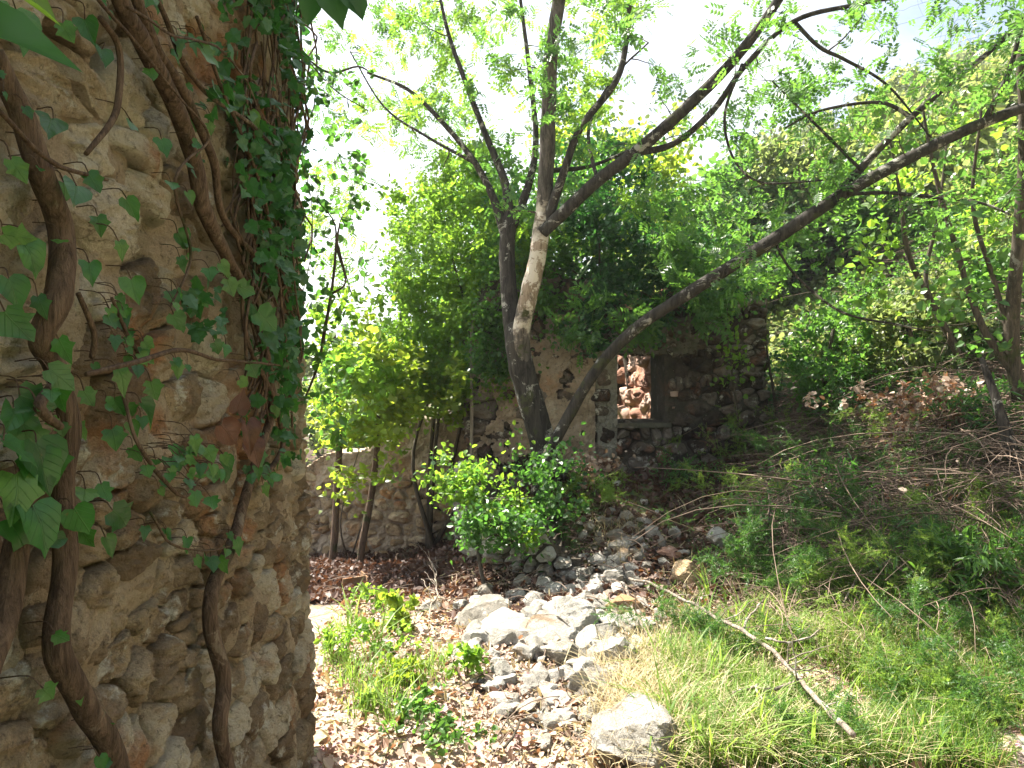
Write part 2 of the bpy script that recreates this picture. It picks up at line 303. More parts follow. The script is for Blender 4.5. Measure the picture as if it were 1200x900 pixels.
def g(x, y):
    x = np.asarray(x, float); y = np.asarray(y, float); i = np.clip(np.searchsorted(xs, x) - 1, 0, nx - 2); j = np.clip(np.searchsorted(ys, y) - 1, 0, ny - 2)
    a = np.clip((x - xs[i]) / (xs[i + 1] - xs[i]), 0, 1); b = np.clip((y - ys[j]) / (ys[j + 1] - ys[j]), 0, 1)
    return Z[j, i] * (1 - a) * (1 - b) + Z[j, i + 1] * a * (1 - b) + Z[j + 1, i] * (1 - a) * b + Z[j + 1, i + 1] * a * b
_d = np.r_[np.arange(1.2, 14, .03), np.arange(14, 90, .4)]
def gp(px, py):
    """where the line of sight through a picture point meets the ground"""
    x = (px - 600) / F * _d; z = EYE - (py - HOR) / F * _d; k = np.argmax(z < g(x, _d))
    if not (z < g(x, _d)).any(): return None
    return np.array([x[k], _d[k], g(x[k], _d[k])])

# ------------------------------------------------------------------ leaves
def T_simple(w=.45, fold=.12, droop=.08):
    v = np.array([(0, 0, 0), (.3, w / 2, fold), (.7, w * .42, fold * .8 - droop * .4), (1, 0, -droop), (.7, -w * .42, fold * .8 - droop * .4), (.3, -w / 2, fold)])
    return v, np.array([(0, 3, 2, 1), (0, 5, 4, 3)])
def T_ivy():
    pts = [(0, 0), (-.12, .2), (.02, .42), (.25, .40), (.38, .56), (.52, .36), (.72, .25), (1, 0)]
    up = [(x, y, .10 * abs(y) * 2 - .06 * x * x + .03 * math.sin(x * 9)) for x, y in pts]; n = len(up)
    v = up + [(x, -y, z) for x, y, z in up[1:-1]] + [(.35, 0, 0.0)]
    c = len(v) - 1; tr = [(c, i + 1, i) for i in range(n - 1)]; lo = [0] + list(range(n, n + n - 2)) + [n - 1]
    tr += [(c, lo[i], lo[i + 1]) for i in range(n - 1)]
    return np.array(v, float), np.array(tr)
def T_heart():
    pts = [(0, 0), (-.14, .18), (-.08, .38), (.14, .48), (.42, .44), (.70, .28), (.88, .12), (1.05, 0)]
    up = [(x, y, .16 * y * 1.3 - .12 * x * x) for x, y in pts]; n = len(up)
    v = up + [(x, -y, z) for x, y, z in up[1:-1]] + [(.35, 0, -.02)]
    c = len(v) - 1; tr = [(c, i + 1, i) for i in range(n - 1)]; lo = [0] + list(range(n, n + n - 2)) + [n - 1]
    tr += [(c, lo[i], lo[i + 1]) for i in range(n - 1)]
    return np.array(v, float), np.array(tr)
def T_pinnate(n=4, w=.34, l=.38):
    V, Q = [], []
    def leaflet(o, a):
        k = sum(len(x) for x in V); c, s = math.cos(a), math.sin(a)
        b = np.array([(0, 0, 0), (.5 * l, w * l * .75, .05 * l), (l, 0, -.06 * l), (.5 * l, -w * l * .75, .05 * l)])
        r = np.stack([b[:, 0] * c - b[:, 1] * s, b[:, 0] * s + b[:, 1] * c, b[:, 2]], 1) + np.array(o); V.append(r)
        Q.append([(k, k + 3, k + 2, k + 1)])
    for i in range(n):
        x = .15 + .75 * i / n
        leaflet((x, .01, -.12 * x * x), 1.05); leaflet((x, -.01, -.12 * x * x), -1.05)
    leaflet((.9, 0, -.1), 0)
    k = sum(len(x) for x in V); V.append(np.array([(0, .012, 0), (0, -.012, 0), (.9, 0, -.1)]))
    Vv = np.vstack(V); q = np.vstack(Q); return Vv, (q, np.array([(k, k + 1, k + 2)]))
def T_feather(n=9):
    V, Q = [], []; k = 0; r = np.random.default_rng(3)
    for i in range(n * 3):
        x = i / (n * 3); a = r.uniform(0, 6.28); L = .34 * (1 - x * .75); w = .022
        d = np.array([.55, math.cos(a), math.sin(a)]) ; d /= np.linalg.norm(d); s = np.cross(d, [.3, .5, .8]); s /= np.linalg.norm(s)
        b = np.array([x, 0, 0]); V += [b - s * w, b + s * w, b + d * L]; Q.append((k, k + 1, k + 2)); k += 3
    V += [np.array([0, .012, 0]), np.array([0, -.012, 0]), np.array([1, 0, 0])]; Q.append((k, k + 1, k + 2))
    return np.array(V), np.array(Q)
TPL = dict(simple=T_simple(), broad=T_simple(.8, .1, .12), narrow=T_simple(.22, .05, .1), ivy=T_ivy(), heart=T_heart(), pinnate=T_pinnate(), feather=T_feather())
def scatter(name, pts, dirs, size, tpl, mat, parent=None, upn=.6, jit=.5, vary=.35, r=None):
    """many leaves of one template as one mesh; dirs = growth direction, leaf normals lean upward"""
    r = r or rng; V, Fc = TPL[tpl]; pts = np.asarray(pts, float); n = len(pts)
    d = np.asarray(dirs, float) + r.normal(0, jit, (n, 3)); d /= np.linalg.norm(d, axis=1)[:, None] + 1e-9
    up = np.array([0, 0, 1.]) * upn + r.normal(0, .55, (n, 3)); nn = up - d * (up * d).sum(1)[:, None]; nn /= np.linalg.norm(nn, axis=1)[:, None] + 1e-9
    b = np.cross(nn, d); s = (np.asarray(size) * (1 + r.uniform(-vary, vary, n)))[:, None, None]
    v = pts[:, None] + s * (V[None, :, 0:1] * d[:, None] + V[None, :, 1:2] * b[:, None] + V[None, :, 2:3] * nn[:, None])
    off = (np.arange(n) * len(V))[:, None, None]
    Fs = Fc if isinstance(Fc, tuple) else (Fc,)
    o = mk(name, v, [(f[None] + off).reshape(-1, f.shape[1]) for f in Fs], mat, parent, smooth=False)
    return o
def unit(v): v = np.asarray(v, float); return v / (np.linalg.norm(v, axis=-1, keepdims=True) + 1e-9)

class Grower:
    """skeleton nodes; every target grows a curved twig from the nearest node, leaves sit along it"""
    def __init__(s, nodes, rad, seed=1):
        s.n = [np.asarray(nodes, float)]; s.r = [np.asarray(rad, float)]; s.buf = Buf(); s.lp = []; s.ld = []; s.rng = np.random.default_rng(seed)
    def fill(s, targets, leaf_from=.35, per=10, spread=.06, thick=.008, bend=.18, maxlen=9, sides=4, sag=0.0, steps=7, tmin=.0016):
        T = np.asarray(targets, float); N = np.vstack(s.n); Rr = np.concatenate(s.r)
        d0 = np.min(np.linalg.norm(T[:, None] - N[None], axis=2), axis=1); T = T[np.argsort(d0)]
        for t in T:
            dd = np.linalg.norm(N - t, axis=1) + .6 * np.maximum(0, N[:, 2] - t[2]) ; k = int(np.argmin(dd)); a = N[k]; L = np.linalg.norm(t - a)
            if L < 1e-3 or L > maxlen: continue
            u = np.linspace(0, 1, steps)[:, None]; off = s.rng.normal(0, 1, 3) * bend * L; off[2] += bend * L * .4
            p = a * (1 - u) + t * u + off * (u * (1 - u)) + s.rng.normal(0, .012 * L, (steps, 3)) * (u > 0) * (u < 1)
            p[:, 2] -= sag * L * u[:, 0] ** 2
            r0 = min(Rr[k] * .7, thick * (.35 + L)); rr = np.linspace(r0, max(tmin * .7, r0 * .25), steps)
            v, f = tube(p, rr, sides, 0, False); s.buf.add(v, f)
            N = np.vstack([N, p[2:]]); Rr = np.r_[Rr, rr[2:]]
            m = max(1, int(per * (.4 + s.rng.random() * 1.1))); w = leaf_from + (1 - leaf_from) * s.rng.random(m) ** .7
            q = np.stack([np.interp(w, u[:, 0], p[:, c]) for c in range(3)], 1); dr = unit(p[-1] - p[-2])
            q = q + s.rng.normal(0, spread, (m, 3)) * w[:, None] ** 2; s.lp.append(q); s.ld.append(np.tile(dr, (m, 1)) * .6 + unit(s.rng.normal(0, 1, (m, 3))) * .7)
        s.n = [N]; s.r = [Rr]
    def leaves(s): return np.vstack(s.lp), np.vstack(s.ld)
def limb(root, name, pts, mat, sides=14, rough=.09, n=6, **k):
    """pts rows (px,py,depth,radius): a limb drawn through points of the place"""
    w = np.array([list(P(a, b, c)) + [r] for a, b, c, r in pts]); s = smoothpath(w, n)
    v, f, t = tube(s[:, :3], np.maximum(.002, s[:, 3]), sides, rough); o = mk(name, v, [f, t], mat, root)
    return s, o
def zone(n, x0, x1, y0, y1, d0, d1, r=None, keep=None):
    r = r or rng; out = []
    a = np.stack([r.uniform(x0, x1, n), r.uniform(y0, y1, n), r.uniform(d0, d1, n)], 1)
    q = np.array([P(*k) for k in a]); 
    m = fbm(q, 1.6, 2) > (-.12 if keep is None else keep); return q[m]

# ------------------------------------------------------------------ stone walls
class Plan:
    def __init__(s, pts, rc=.1):
        p = np.array(pts, float)
        for _ in range(3):                       # round the corners
            q = [p[0]]
            for i in range(1, len(p) - 1):
                a, b, c = p[i - 1], p[i], p[i + 1]; ka = min(rc, np.linalg.norm(a - b) * .4); kc = min(rc, np.linalg.norm(c - b) * .4)
                q += [b + (a - b) / np.linalg.norm(a - b) * ka, b + (c - b) / np.linalg.norm(c - b) * kc]
            q.append(p[-1]); p = np.array(q); rc *= .35
        s.p = p; s.s = np.r_[0, np.cumsum(np.linalg.norm(np.diff(p, axis=0), axis=1))]; s.L = s.s[-1]
    def at(s, u):
        e = .02; f = lambda w: np.stack([np.interp(w, s.s, s.p[:, 0]), np.interp(w, s.s, s.p[:, 1])], -1)
        u = np.asarray(u, float); c = f(u); lo, hi = np.clip(u - e, 0, s.L - 1e-3), np.clip(u + e, 1e-3, s.L); t = f(hi) - f(lo); t /= np.linalg.norm(t, axis=-1, keepdims=True) + 1e-9
        return c, np.stack([t[..., 1], -t[..., 0]], -1)     # outward normal: right hand of the walking direction
    def m(s, u, v, h, lean=0.0):
        c, n = s.at(u); h = np.asarray(h, float); q = c + n * h[..., None]
        return np.stack([q[..., 0] + lean * np.asarray(v), q[..., 1], np.asarray(v) * np.ones_like(h)], -1)
def wall_core(root, plan, mat, inside, z0, z1, thick, cell=.05, amp=.02, lean=0, name='mortar_core', off=0.0):
    nu = max(2, int(plan.L / cell)); nv = int((z1 - z0) / cell); u = np.linspace(0, plan.L, nu + 1); v = np.linspace(z0, z1, nv + 1)
    U, V = np.meshgrid(u, v); jit = .35 * cell; w = np.stack([U, V, V * 0], -1)
    fr = plan.m(U, V, off + amp * fbm(w + 5, 7, 5, .62) * 1.9 - .004, lean); bk = plan.m(U, V, off - thick + amp * fbm(w + 50, 5, 4), lean)
    uc, vc = np.meshgrid((u[1:] + u[:-1]) / 2, (v[1:] + v[:-1]) / 2); mk_ = inside(uc, vc)
    ix = lambda i, j: i * (nu + 1) + j; N = (nu + 1) * (nv + 1); q = []
    ii, jj = np.nonzero(mk_)
    q.append(np.stack([ix(ii, jj), ix(ii, jj + 1), ix(ii + 1, jj + 1), ix(ii + 1, jj)], 1)); q.append(np.stack([ix(ii, jj), ix(ii + 1, jj), ix(ii + 1, jj + 1), ix(ii, jj + 1)], 1) + N)
    pad = np.pad(mk_, 1)
    for di, dj, a, b in ((0, -1, (0, 0), (1, 0)), (0, 1, (1, 1), (0, 1)), (-1, 0, (0, 1), (0, 0)), (1, 0, (1, 0), (1, 1))):
        e = mk_ & ~pad[1 + di:1 + di + nv, 1 + dj:1 + dj + nu]; i, j = np.nonzero(e)
        A_, B_ = ix(i + a[0], j + a[1]), ix(i + b[0], j + b[1]); 
        # a rough reveal in four steps through the thickness would be finer; the core is covered by stones
        q.append(np.stack([A_, B_, B_ + N, A_ + N], 1))
    return mk(name, np.vstack([fr.reshape(-1, 3), bk.reshape(-1, 3)]), [np.vstack(q)], mat, root, smooth=False)
def clip(poly, p, n):
    d = (poly - p) @ n; out = []
    for i in range(len(poly)):
        a, b, da, db = poly[i], poly[(i + 1) % len(poly)], d[i], d[(i + 1) % len(poly)]
        if da <= 0: out.append(a)
        if (da < 0) != (db < 0) and abs(da - db) > 1e-12: out.append(a + (b - a) * da / (da - db))
    return np.array(out) if len(out) > 2 else None
def cells(seeds, box, asp):
    S = seeds * np.array([1, asp]); res = []
    for i, c in enumerate(S):
        d = np.linalg.norm(S - c, axis=1); nb = np.argsort(d)[1:16]; r = d[nb[-1]]
        poly = np.array([c + (-r, -r), c + (r, -r), c + (r, r), c + (-r, r)])
        for k in nb:
            poly = clip(poly, (c + S[k]) / 2, S[k] - c)
            if poly is None: break
        res.append(None if poly is None else poly / np.array([1, asp]))
    return res
def stone_mesh(poly, plan, gap, relief, na, nr, seed, lean=0, depth=.09, rough=1.0, lay=.035):
    """one stone: its own irregular outline, a rough face, sides that run back into the mortar"""
    r = np.random.default_rng(seed); c = poly.mean(0); n = len(poly)
    e = np.linalg.norm(np.roll(poly, -1, 0) - poly, axis=1); L = np.r_[0, np.cumsum(e)]; t = np.linspace(0, L[-1], na, endpoint=False)
    pp = np.vstack([poly, poly[:1]]); o = np.stack([np.interp(t, L, pp[:, 0]), np.interp(t, L, pp[:, 1])], 1)
    for _ in range(max(1, na // 30)): o = (np.roll(o, 1, 0) + 2 * o + np.roll(o, -1, 0)) / 4
    d = np.linalg.norm(o - c, axis=1); k = (d - gap) / d; o = c + (o - c) * np.clip(k, .3, 1)[:, None]
    sz = math.sqrt(abs(np.sum(o[:, 0] * np.roll(o[:, 1], -1) - o[:, 1] * np.roll(o[:, 0], -1))) / 2)
    q3 = np.stack([o[:, 0], o[:, 1], np.full(na, seed * 1.7)], 1); o = c + (o - c) * (1 + .16 * fbm(q3, 1.6 / max(sz, .03), 4, .65))[:, None]
    ts = np.r_[1, 1, np.linspace(.97, .06, nr) ** .8]; hs = []
    tilt = r.normal(0, .16, 2); bulge = relief * r.uniform(.55, 1.5); V = []
    f1 = r.normal(0, 1, (5, 2)); f1 /= np.linalg.norm(f1, axis=1)[:, None]; fo = r.uniform(.2, .8, 5) * sz * .5; fs = r.uniform(.25, .9, 5)
    for i, tt in enumerate(ts):
        q = c + (o - c) * tt
        if i == 0: h = np.full(na, -depth)
        else:
            h = bulge * (1 - tt ** 8) + ((q - c) @ tilt) * (.5 if i > 1 else .3)
            for a, b_, s_ in zip(f1, fo, fs): h = h - np.maximum(0, (q - c) @ a - b_) * s_ * .6      # broken facets
            w = np.stack([q[:, 0], q[:, 1], np.full(na, seed * .37)], 1)
            h = h + rough * (.022 * sz / .15 * fbm(w, 9, 4, .6) + .006 * fbm(w, 45, 3, .6) + lay * min(1, sz / .1) * (.28 - np.abs(fbm(w * np.array([1.2, 3.0, 1]) + .3 * q[:, :1], 7, 4, .6))))
            if i == 1: h = h - .008
        V.append(plan.m(q[:, 0], q[:, 1], h, lean))
    hc = bulge + rough * .01; V = np.vstack(V + [plan.m(np.array([c[0]]), np.array([c[1]]), np.array([hc]), lean)])
    m = len(ts); i = np.arange(m - 1)[:, None] * na; j = np.arange(na)[None]; j2 = (j + 1) % na
    f = np.stack([i + j, i + j2, i + na + j2, i + na + j], -1).reshape(-1, 4); jj = np.arange(na)
    tr = np.stack([(m - 1) * na + jj, (m - 1) * na + (jj + 1) % na, np.full(na, m * na)], 1)
    return V, f, tr
def stones(root, plan, mat, seeds, inside, asp, gap, relief, na, nr, limit=300, big=None, lean=0, seed=0, name='stone', rough=1.0, matf=None, smooth=True, lay=.035):
    cs = cells(seeds, None, asp); items = []
    for k, (s, poly) in enumerate(zip(seeds, cs)):
        if poly is None or not inside(np.array([s[0]]), np.array([s[1]]))[0]: continue
        poly = poly.copy(); poly[:, 0] = np.clip(poly[:, 0], 0, plan.L)
        ok = inside(poly[:, 0], poly[:, 1]); 
        if not ok.all(): poly = s + (poly - s) * np.where(ok, 1, .55)[:, None]
        area = abs(np.sum(poly[:, 0] * np.roll(poly[:, 1], -1) - poly[:, 1] * np.roll(poly[:, 0], -1))) / 2
        if area < 2e-4: continue
        items.append((-(area if big is None else area * big(s)), k, poly))
    items.sort(key=lambda a: a[0]); rest = Buf()
    for i, (_, k, poly) in enumerate(items):
        V, f, t = stone_mesh(poly, plan, gap, relief * np.random.default_rng(k).uniform(.5, 1.5), na, nr, seed + k, lean, rough=rough, lay=lay)
        if i < limit: mk(name, V, [f, t], matf(k) if matf else mat, root, smooth=smooth)
        else: rest.add(V, f, t)
    if rest.v: tag(rest.build('small_stones', mat, root), kind='stuff')
    return items
def seeds_rows(u0, u1, v0, v1, hfun, asp, r):
    out = []; v = v0
    while v < v1:
        h = hfun(v) * r.uniform(.75, 1.3); u = u0 + r.uniform(0, .1)
        while u < u1:
            w = h * asp * r.uniform(.5, 1.7); out.append((u + w / 2, v + h / 2 + r.normal(0, h * .16))); u += w
            if r.random() < .22: out.append((u - r.uniform(0, w) * .6, v + h * r.uniform(.05, .95)))
        v += h
    return np.array(out)

# ================================================================== the tall wall at the left
LX, LL = -.835, -.03
root = empty('ruined_wall', (-1.1, 1.5, 0), label='tall rough stone wall with stripped mortar, overgrown with ivy, close to the camera', cat='stone wall')
lw = Plan([(-.62, -.8), (LX, 2.84), (-1.5, 2.86), (-1.7, -.8)], .07)
ltop = lambda u: 4.3 + .12 * np.sin(u * 3)
lin = lambda u, v: v < ltop(u)
wall_core(root, lw, M['wall_mortar'], lin, -.35, 4.5, .24, .025, .034, LL, off=-.005)
r1 = np.random.default_rng(11)
sd = seeds_rows(1.35, 4.35, -.2, 4.35, lambda v: .072 + .045 * math.sin(v * 2.1 + 1) ** 2 + (.03 if v > 1.9 else 0), 1.9, r1)
stones(root, lw, M['wall_stone'], sd, lin, 1.5, .004, .015, 46, 12, 300, big=lambda s: 6 if 1.6 < s[0] < 3.9 and s[1] < 3.4 else .3, lean=LL, seed=100, rough=1.1, smooth=False, lay=.036)
def WP(px, py, off=.05):
    a = (px - 600) / F; b = (py - HOR) / F
    y = (LX + .0659 * 2.84 + off + LL * EYE) / (a + .0659 + LL * b); return np.array([a * y, y, EYE - b * y])
# ivy stems on it: (px, py, radius, distance off the wall)
ivy = empty('ivy_vine', WP(75, 800), label='old ivy with thick brown stems winding up the near stone wall', cat='ivy')
stems = [[(-10, 60, .016, .05), (22, 130, .018, .06), (45, 200, .019, .07), (72, 270, .021, .07), (70, 340, .021, .08), (45, 395, .018, .06), (65, 430, .018, .06), (82, 490, .019, .07), (72, 570, .019, .06), (78, 660, .02, .07), (68, 760, .021, .07), (95, 820, .021, .07), (125, 870, .021, .07), (140, 930, .022, .07)],
         [(130, -30, .016, .08), (160, 40, .02, .08), (205, 120, .022, .08), (228, 190, .022, .07), (240, 250, .02, .07), (265, 300, .016, .07), (290, 345, .012, .07), (312, 420, .012, .07), (318, 480, .014, .07), (300, 540, .015, .06), (278, 620, .018, .06), (250, 690, .02, .06), (248, 740, .02, .06), (262, 800, .02, .07), (258, 850, .02, .07), (272, 920, .02, .07)],
         [(150, -30, .010, .09), (185, 60, .012, .09), (215, 105, .012, .09), (250, 190, .010, .09), (262, 255, .009, .08), (300, 300, .009, .08)],
         [(30, 560, .014, .05), (22, 640, .019, .06), (5, 720, .019, .06), (-25, 800, .02, .06)],
         [(180, -20, .006, .1), (215, 70, .007, .1), (250, 115, .006, .1), (300, 150, .006, .1), (330, 190, .005, .1)],
         [(100, 180, .004, .09), (135, 130, .006, .1), (140, 60, .006, .1), (118, 20, .005, .1)], [(0, 130, .0035, .12), (60, 190, .004, .1), (125, 210, .003, .08)],
         [(285, 330, .006, .08), (290, 400, .007, .08), (322, 470, .008, .08), (330, 520, .009, .07), (310, 560, .009, .07)],
         [(90, 345, .004, .08), (110, 390, .005, .08), (108, 420, .005, .07)], [(130, 350, .003, .09), (150, 395, .0035, .09), (165, 420, .003, .08)],
         [(100, 440, .004, .12), (160, 425, .005, .14), (215, 412, .005, .15), (265, 422, .004, .15), (330, 428, .003, .13)],
         [(60, 455, .008, .08), (45, 480, .008, .1), (70, 500, .006, .09)],
         [(145, 465, .003, .1), (160, 520, .0035, .12), (190, 560, .004, .12), (215, 580, .003, .12), (232, 560, .002, .12)],
         [(175, 600, .002, .14), (200, 635, .0025, .13), (235, 645, .002, .1), (270, 640, .002, .08)],
         [(150, 10, .003, .13), (200, 40, .003, .13), (260, 60, .003, .12), (300, 120, .003, .1), (335, 240, .003, .1), (345, 330, .003, .1), (355, 420, .003, .1)],
         [(230, 20, .0045, .11), (262, 110, .005, .1), (300, 200, .005, .1), (322, 300, .005, .09), (335, 400, .005, .09), (342, 500, .004, .08)],
         [(110, -10, .004, .12), (190, 90, .003, .12), (245, 160, .003, .11), (205, 210, .003, .1), (222, 300, .003, .1), (200, 360, .002, .1)]]
gn, gr = [], []
for st in stems:
    w = np.array([list(WP(a, b, o - .01)) + [r * (.9 if r > .012 else .95)] for a, b, r, o in st]); s = smoothpath(w, 7)
    s[:, :3] += .006 * np.stack([fbm(s[:, :3] + k, 9, 2) for k in (0, 20, 40)], 1); gn.append(s[:, :3]); gr.append(s[:, 3])
    v, f, t = tube(s[:, :3], s[:, 3], 16 if st[0][2] > .009 else 7, .14)
    mk('stem', v, [f, t], M['ivy_bark'], ivy)
    if st[0][2] > .013:                          # rootlets gripping the stones
        for k in range(22):
            i = rng.integers(2, len(s) - 2); a = s[i, :3]; e = a + np.array([-.05, rng.normal(0, .05), rng.normal(-.02, .05)])
# leaves of the ivy: big ones one by one, small ones as a mass
def leaf_obj(tpl, p, d, n, size, mat, parent, name='leaf', cache={}):
    key = (tpl, mat, random.randrange(6)); V, Fc = TPL[tpl]
    if key not in cache:
        r_ = np.random.default_rng(hash((tpl, key[2])) % 999 if 0 else key[2] * 7 + len(tpl)); V = V * np.array([1, r_.uniform(.8, 1.1), r_.uniform(.6, 2.2)]); V = V + np.stack([r_.normal(0, .025, len(V)), r_.normal(0, .03, len(V)), r_.normal(0, .03, len(V)) - r_.uniform(-.1, .45) * V[:, 0] ** 2 + r_.uniform(-.3, .3) * V[:, 1] * V[:, 0]], 1)
    if key not in cache:
        m0 = bpy.data.meshes.new(name); m0.from_pydata([tuple(x) for x in V], [], [tuple(int(i) for i in f) for f in Fc]); m0.polygons.foreach_set('use_smooth', [True] * len(m0.polygons)); m0.materials.append(M[mat]); cache[key] = m0
    o = bpy.data.objects.new(name, cache[key]); scene.collection.objects.link(o); o.parent = parent
    d = unit(d); n = np.array(n, float); n = unit(n - d * n.dot(d)); b = np.cross(n, d)
    from mathutils import Matrix
    mt = Matrix(((d[0], b[0], n[0]), (d[1], b[1], n[1]), (d[2], b[2], n[2]))).to_4x4()
    sc = size * np.array([1, rng.uniform(.85, 1.1), rng.uniform(.5, 1.5)]); mt = mt @ Matrix.Diagonal((*sc, 1)); mt.translation = Vector([float(x) for x in p]) - parent.location
    o.matrix_local = mt; return o
def wall_leaf(px, py, spx, off, parent, mat='ivy_big', tpl=None, yaw=None):
    p = WP(px, py, off); size = spx * p[1] / F; a = rng.normal(-1.5, .7) if yaw is None else yaw
    d = np.array([.45, 0, 0]) + np.array([0, -math.cos(a), math.sin(a)]); n = np.array([.75, -.75, .35]) + rng.normal(0, .3, 3)
    st = p - unit(d) * size * .1
    leaf_obj(tpl or random.choice(['ivy', 'ivy', 'heart']), st, d, n, size, mat, parent)
    q = st + np.array([-off * .5, rng.normal(0, .012), rng.uniform(.01, .035)]); mid = (st + q) / 2 + np.array([.01, 0, .01])
    return smoothpath([q, mid, st], 3)
pet = Buf()
big = [(28, 465, 45), (60, 435, 38), (25, 500, 60), (45, 525, 55), (20, 560, 60), (68, 455, 30), (70, 400, 28), (10, 370, 45), (45, 350, 26), (8, 275, 40), (62, 140, 42), (75, 215, 26), (105, 205, 26), (30, 290, 40),
       (90, 220, 34), (105, 310, 25), (140, 435, 30), (135, 395, 20), (168, 475, 34), (202, 540, 28), (90, 500, 26), (132, 505, 26), (95, 620, 28), (125, 632, 26), (135, 600, 36), (88, 600, 34), (52, 808, 22), (60, 530, 40), (12, 330, 36),
       (155, 330, 28), (210, 275, 26), (225, 290, 22), (260, 310, 22), (282, 335, 26), (205, 370, 24), (268, 330, 20), (305, 368, 34), (212, 535, 26), (245, 315, 18), (206, 425, 22), (178, 450, 22),
       (150, 235, 26), (115, 255, 22), (70, 255, 24), (190, 165, 22), (155, 145, 18), (240, 60, 26), (222, 45, 22), (275, 110, 24), (100, 25, 30), (75, 30, 22), (120, 60, 24), (20, 15, 50), (170, 400, 18), (265, 405, 18), (235, 350, 16),
       (40, 600, 60), (15, 610, 75), (40, 540, 50), (8, 520, 50), (15, 480, 40), (100, 460, 22), (135, 470, 22), (60, 630, 26), (120, 570, 24), (100, 575, 26), (292, 362, 20), (140, 285, 20), (40, 180, 26), (15, 190, 30)]
for px, py, s_ in big:
    c = wall_leaf(px, py, s_, rng.uniform(.05, .11) * (1.0 if px > 120 else .9), ivy)
    pet.add(*tube(c, .0011, 4, 0, False))
for k in range(170):                              # along the thin stems
    st = stems[[0, 4, 9, 10, 11, 12, 13, 14, 15, 16, 7, 14, 15][k % 13]]; i = rng.integers(0, len(st) - 1); w = rng.random(); a, b = st[i], st[i + 1]
    c = wall_leaf(a[0] * (1 - w) + b[0] * w + rng.normal(0, 8), a[1] * (1 - w) + b[1] * w + rng.normal(0, 10), rng.uniform(9, 21), rng.uniform(.05, .10), ivy)
    pet.add(*tube(c, .0009, 4, 0, False))
for k in range(26):                               # sprig at the middle of the wall
    c = wall_leaf(rng.normal(238, 26), rng.normal(545, 16), rng.uniform(13, 20), rng.uniform(.09, .15), ivy); pet.add(*tube(c, .0009, 4, 0, False))
tag(pet.build('leaf_stalks', M['ivy_bark'], ivy), kind='stuff')
dead = empty('dead_ivy_sprig', WP(270, 510, .1), label='cluster of four brown withered ivy leaves hanging on the near stone wall', cat='dead leaves', )
for (px, py, s_, y) in [(262, 500, 34, -2.2), (278, 480, 26, 1.5), (290, 498, 34, -1.2), (296, 520, 30, -1.4)]: wall_leaf(px, py, s_, .10, dead, 'dead_veined', 'heart', y)
mk('stem', *(lambda v, f, t: (v, [f, t]))(*tube(smoothpath([WP(300, 470, .04), WP(285, 485, .1), WP(280, 500, .1)], 4), .002, 6)), M['ivy_bark'], dead)
# the dense small-leaved curtain along the wall's far edge
cur = empty('ivy_curtain', WP(330, 300), label='dense curtain of small dark ivy leaves over the far upper edge of the near wall', cat='ivy')
P_, D_ = [], []
for k in range(3000):
    px = 355 - abs(rng.normal(0, 30)) - (10 if k % 3 else 0); py = rng.uniform(-150, 560) if k % 4 else rng.uniform(150, 420)
    if rng.random() < (py - 250) / 330 or fbm(np.array([[px / 40, py / 60, 8.]]), 1, 2)[0] < -.12: continue
    off = abs(rng.normal(.03, .045)) + .02; P_.append(WP(min(px, 356), py, off)); D_.append((.5, -.2, -.8))
for k in range(1500):                            # over the end face and corner
    z = rng.uniform(1.5, 4.2)
    if z < 2.0 and rng.random() < .5: continue
    u = 3.65 + rng.uniform(-.12, .6); q = lw.m(np.array([u]), np.array([z]), np.array([abs(rng.normal(.04, .05))]), LL)[0]; P_.append(q); D_.append((.3, .4, -.8))
for k in range(1000):
    px = rng.uniform(215, 345); py = rng.uniform(-120, 440)
    if fbm(np.array([[px / 60, py / 60, 3.]]), 1, 2)[0] < .2 - (py < 130) * .2 - (px > 290) * .15: continue
    P_.append(WP(px, py, abs(rng.normal(.03, .03)) + .03)); D_.append((.5, -.4, -.8))
tag(scatter('foliage', P_, D_, .030, 'ivy', M['ivy_dark'], cur, upn=.3, jit=.7, vary=.6), kind='stuff')
b = Buf()
for k in range(70):
    x0 = rng.uniform(285, 352); y0 = rng.uniform(-100, 200); L = rng.uniform(150, 380); q = [WP(x0 + rng.normal(0, 7) * i ** .5, y0 + L * i / 5, rng.uniform(.03, .08)) for i in range(6)]
    b.add(*tube(smoothpath(q, 3), rng.uniform(.002, .005), 5, 0, False))
tag(b.build('twigs', M['ivy_bark'], cur), kind='stuff')
# overhanging sprig of large dark leaves at the top and hanging ivy tendrils past the wall's edge
ov = empty('overhanging_leaves', P(385, -60, 1.5), label='large dark green leaves hanging in from the top edge beside the near wall', cat='leaves')
for (px, py, s_, a) in [(385, 0, 42, -1.2), (368, 8, 34, -1.9), (405, 2, 34, -1.0), (420, 12, 22, -1.4)]:
    p = P(px, py - 15, 1.5); leaf_obj('heart', p, (math.cos(a), .2, math.sin(a)), (.2, -1, .4), s_ * 1.5 / F, 'ivy_dark', ov)
mk('stem', *(lambda v, f, t: (v, [f, t]))(*tube(smoothpath([P(300, -70, 1.6), P(350, -40, 1.5), P(385, -22, 1.5), P(425, -8, 1.5)], 5), .004, 6)), M['ivy_bark'], ov)
nl = empty('broad_leaf_sprig', P(-20, 60, .55), label='big blurred round green leaf in the top corner close to the lens', cat='leaf')
leaf_obj('heart', P(-30, 40, .56), (.9, -.1, -.05), (.15, -.8, .6), .072, 'ivy_leaf', nl)
leaf_obj('heart', P(10, -12, .62), (.75, .1, -.3), (.2, -.7, .7), .045, 'bright_leaf', nl)
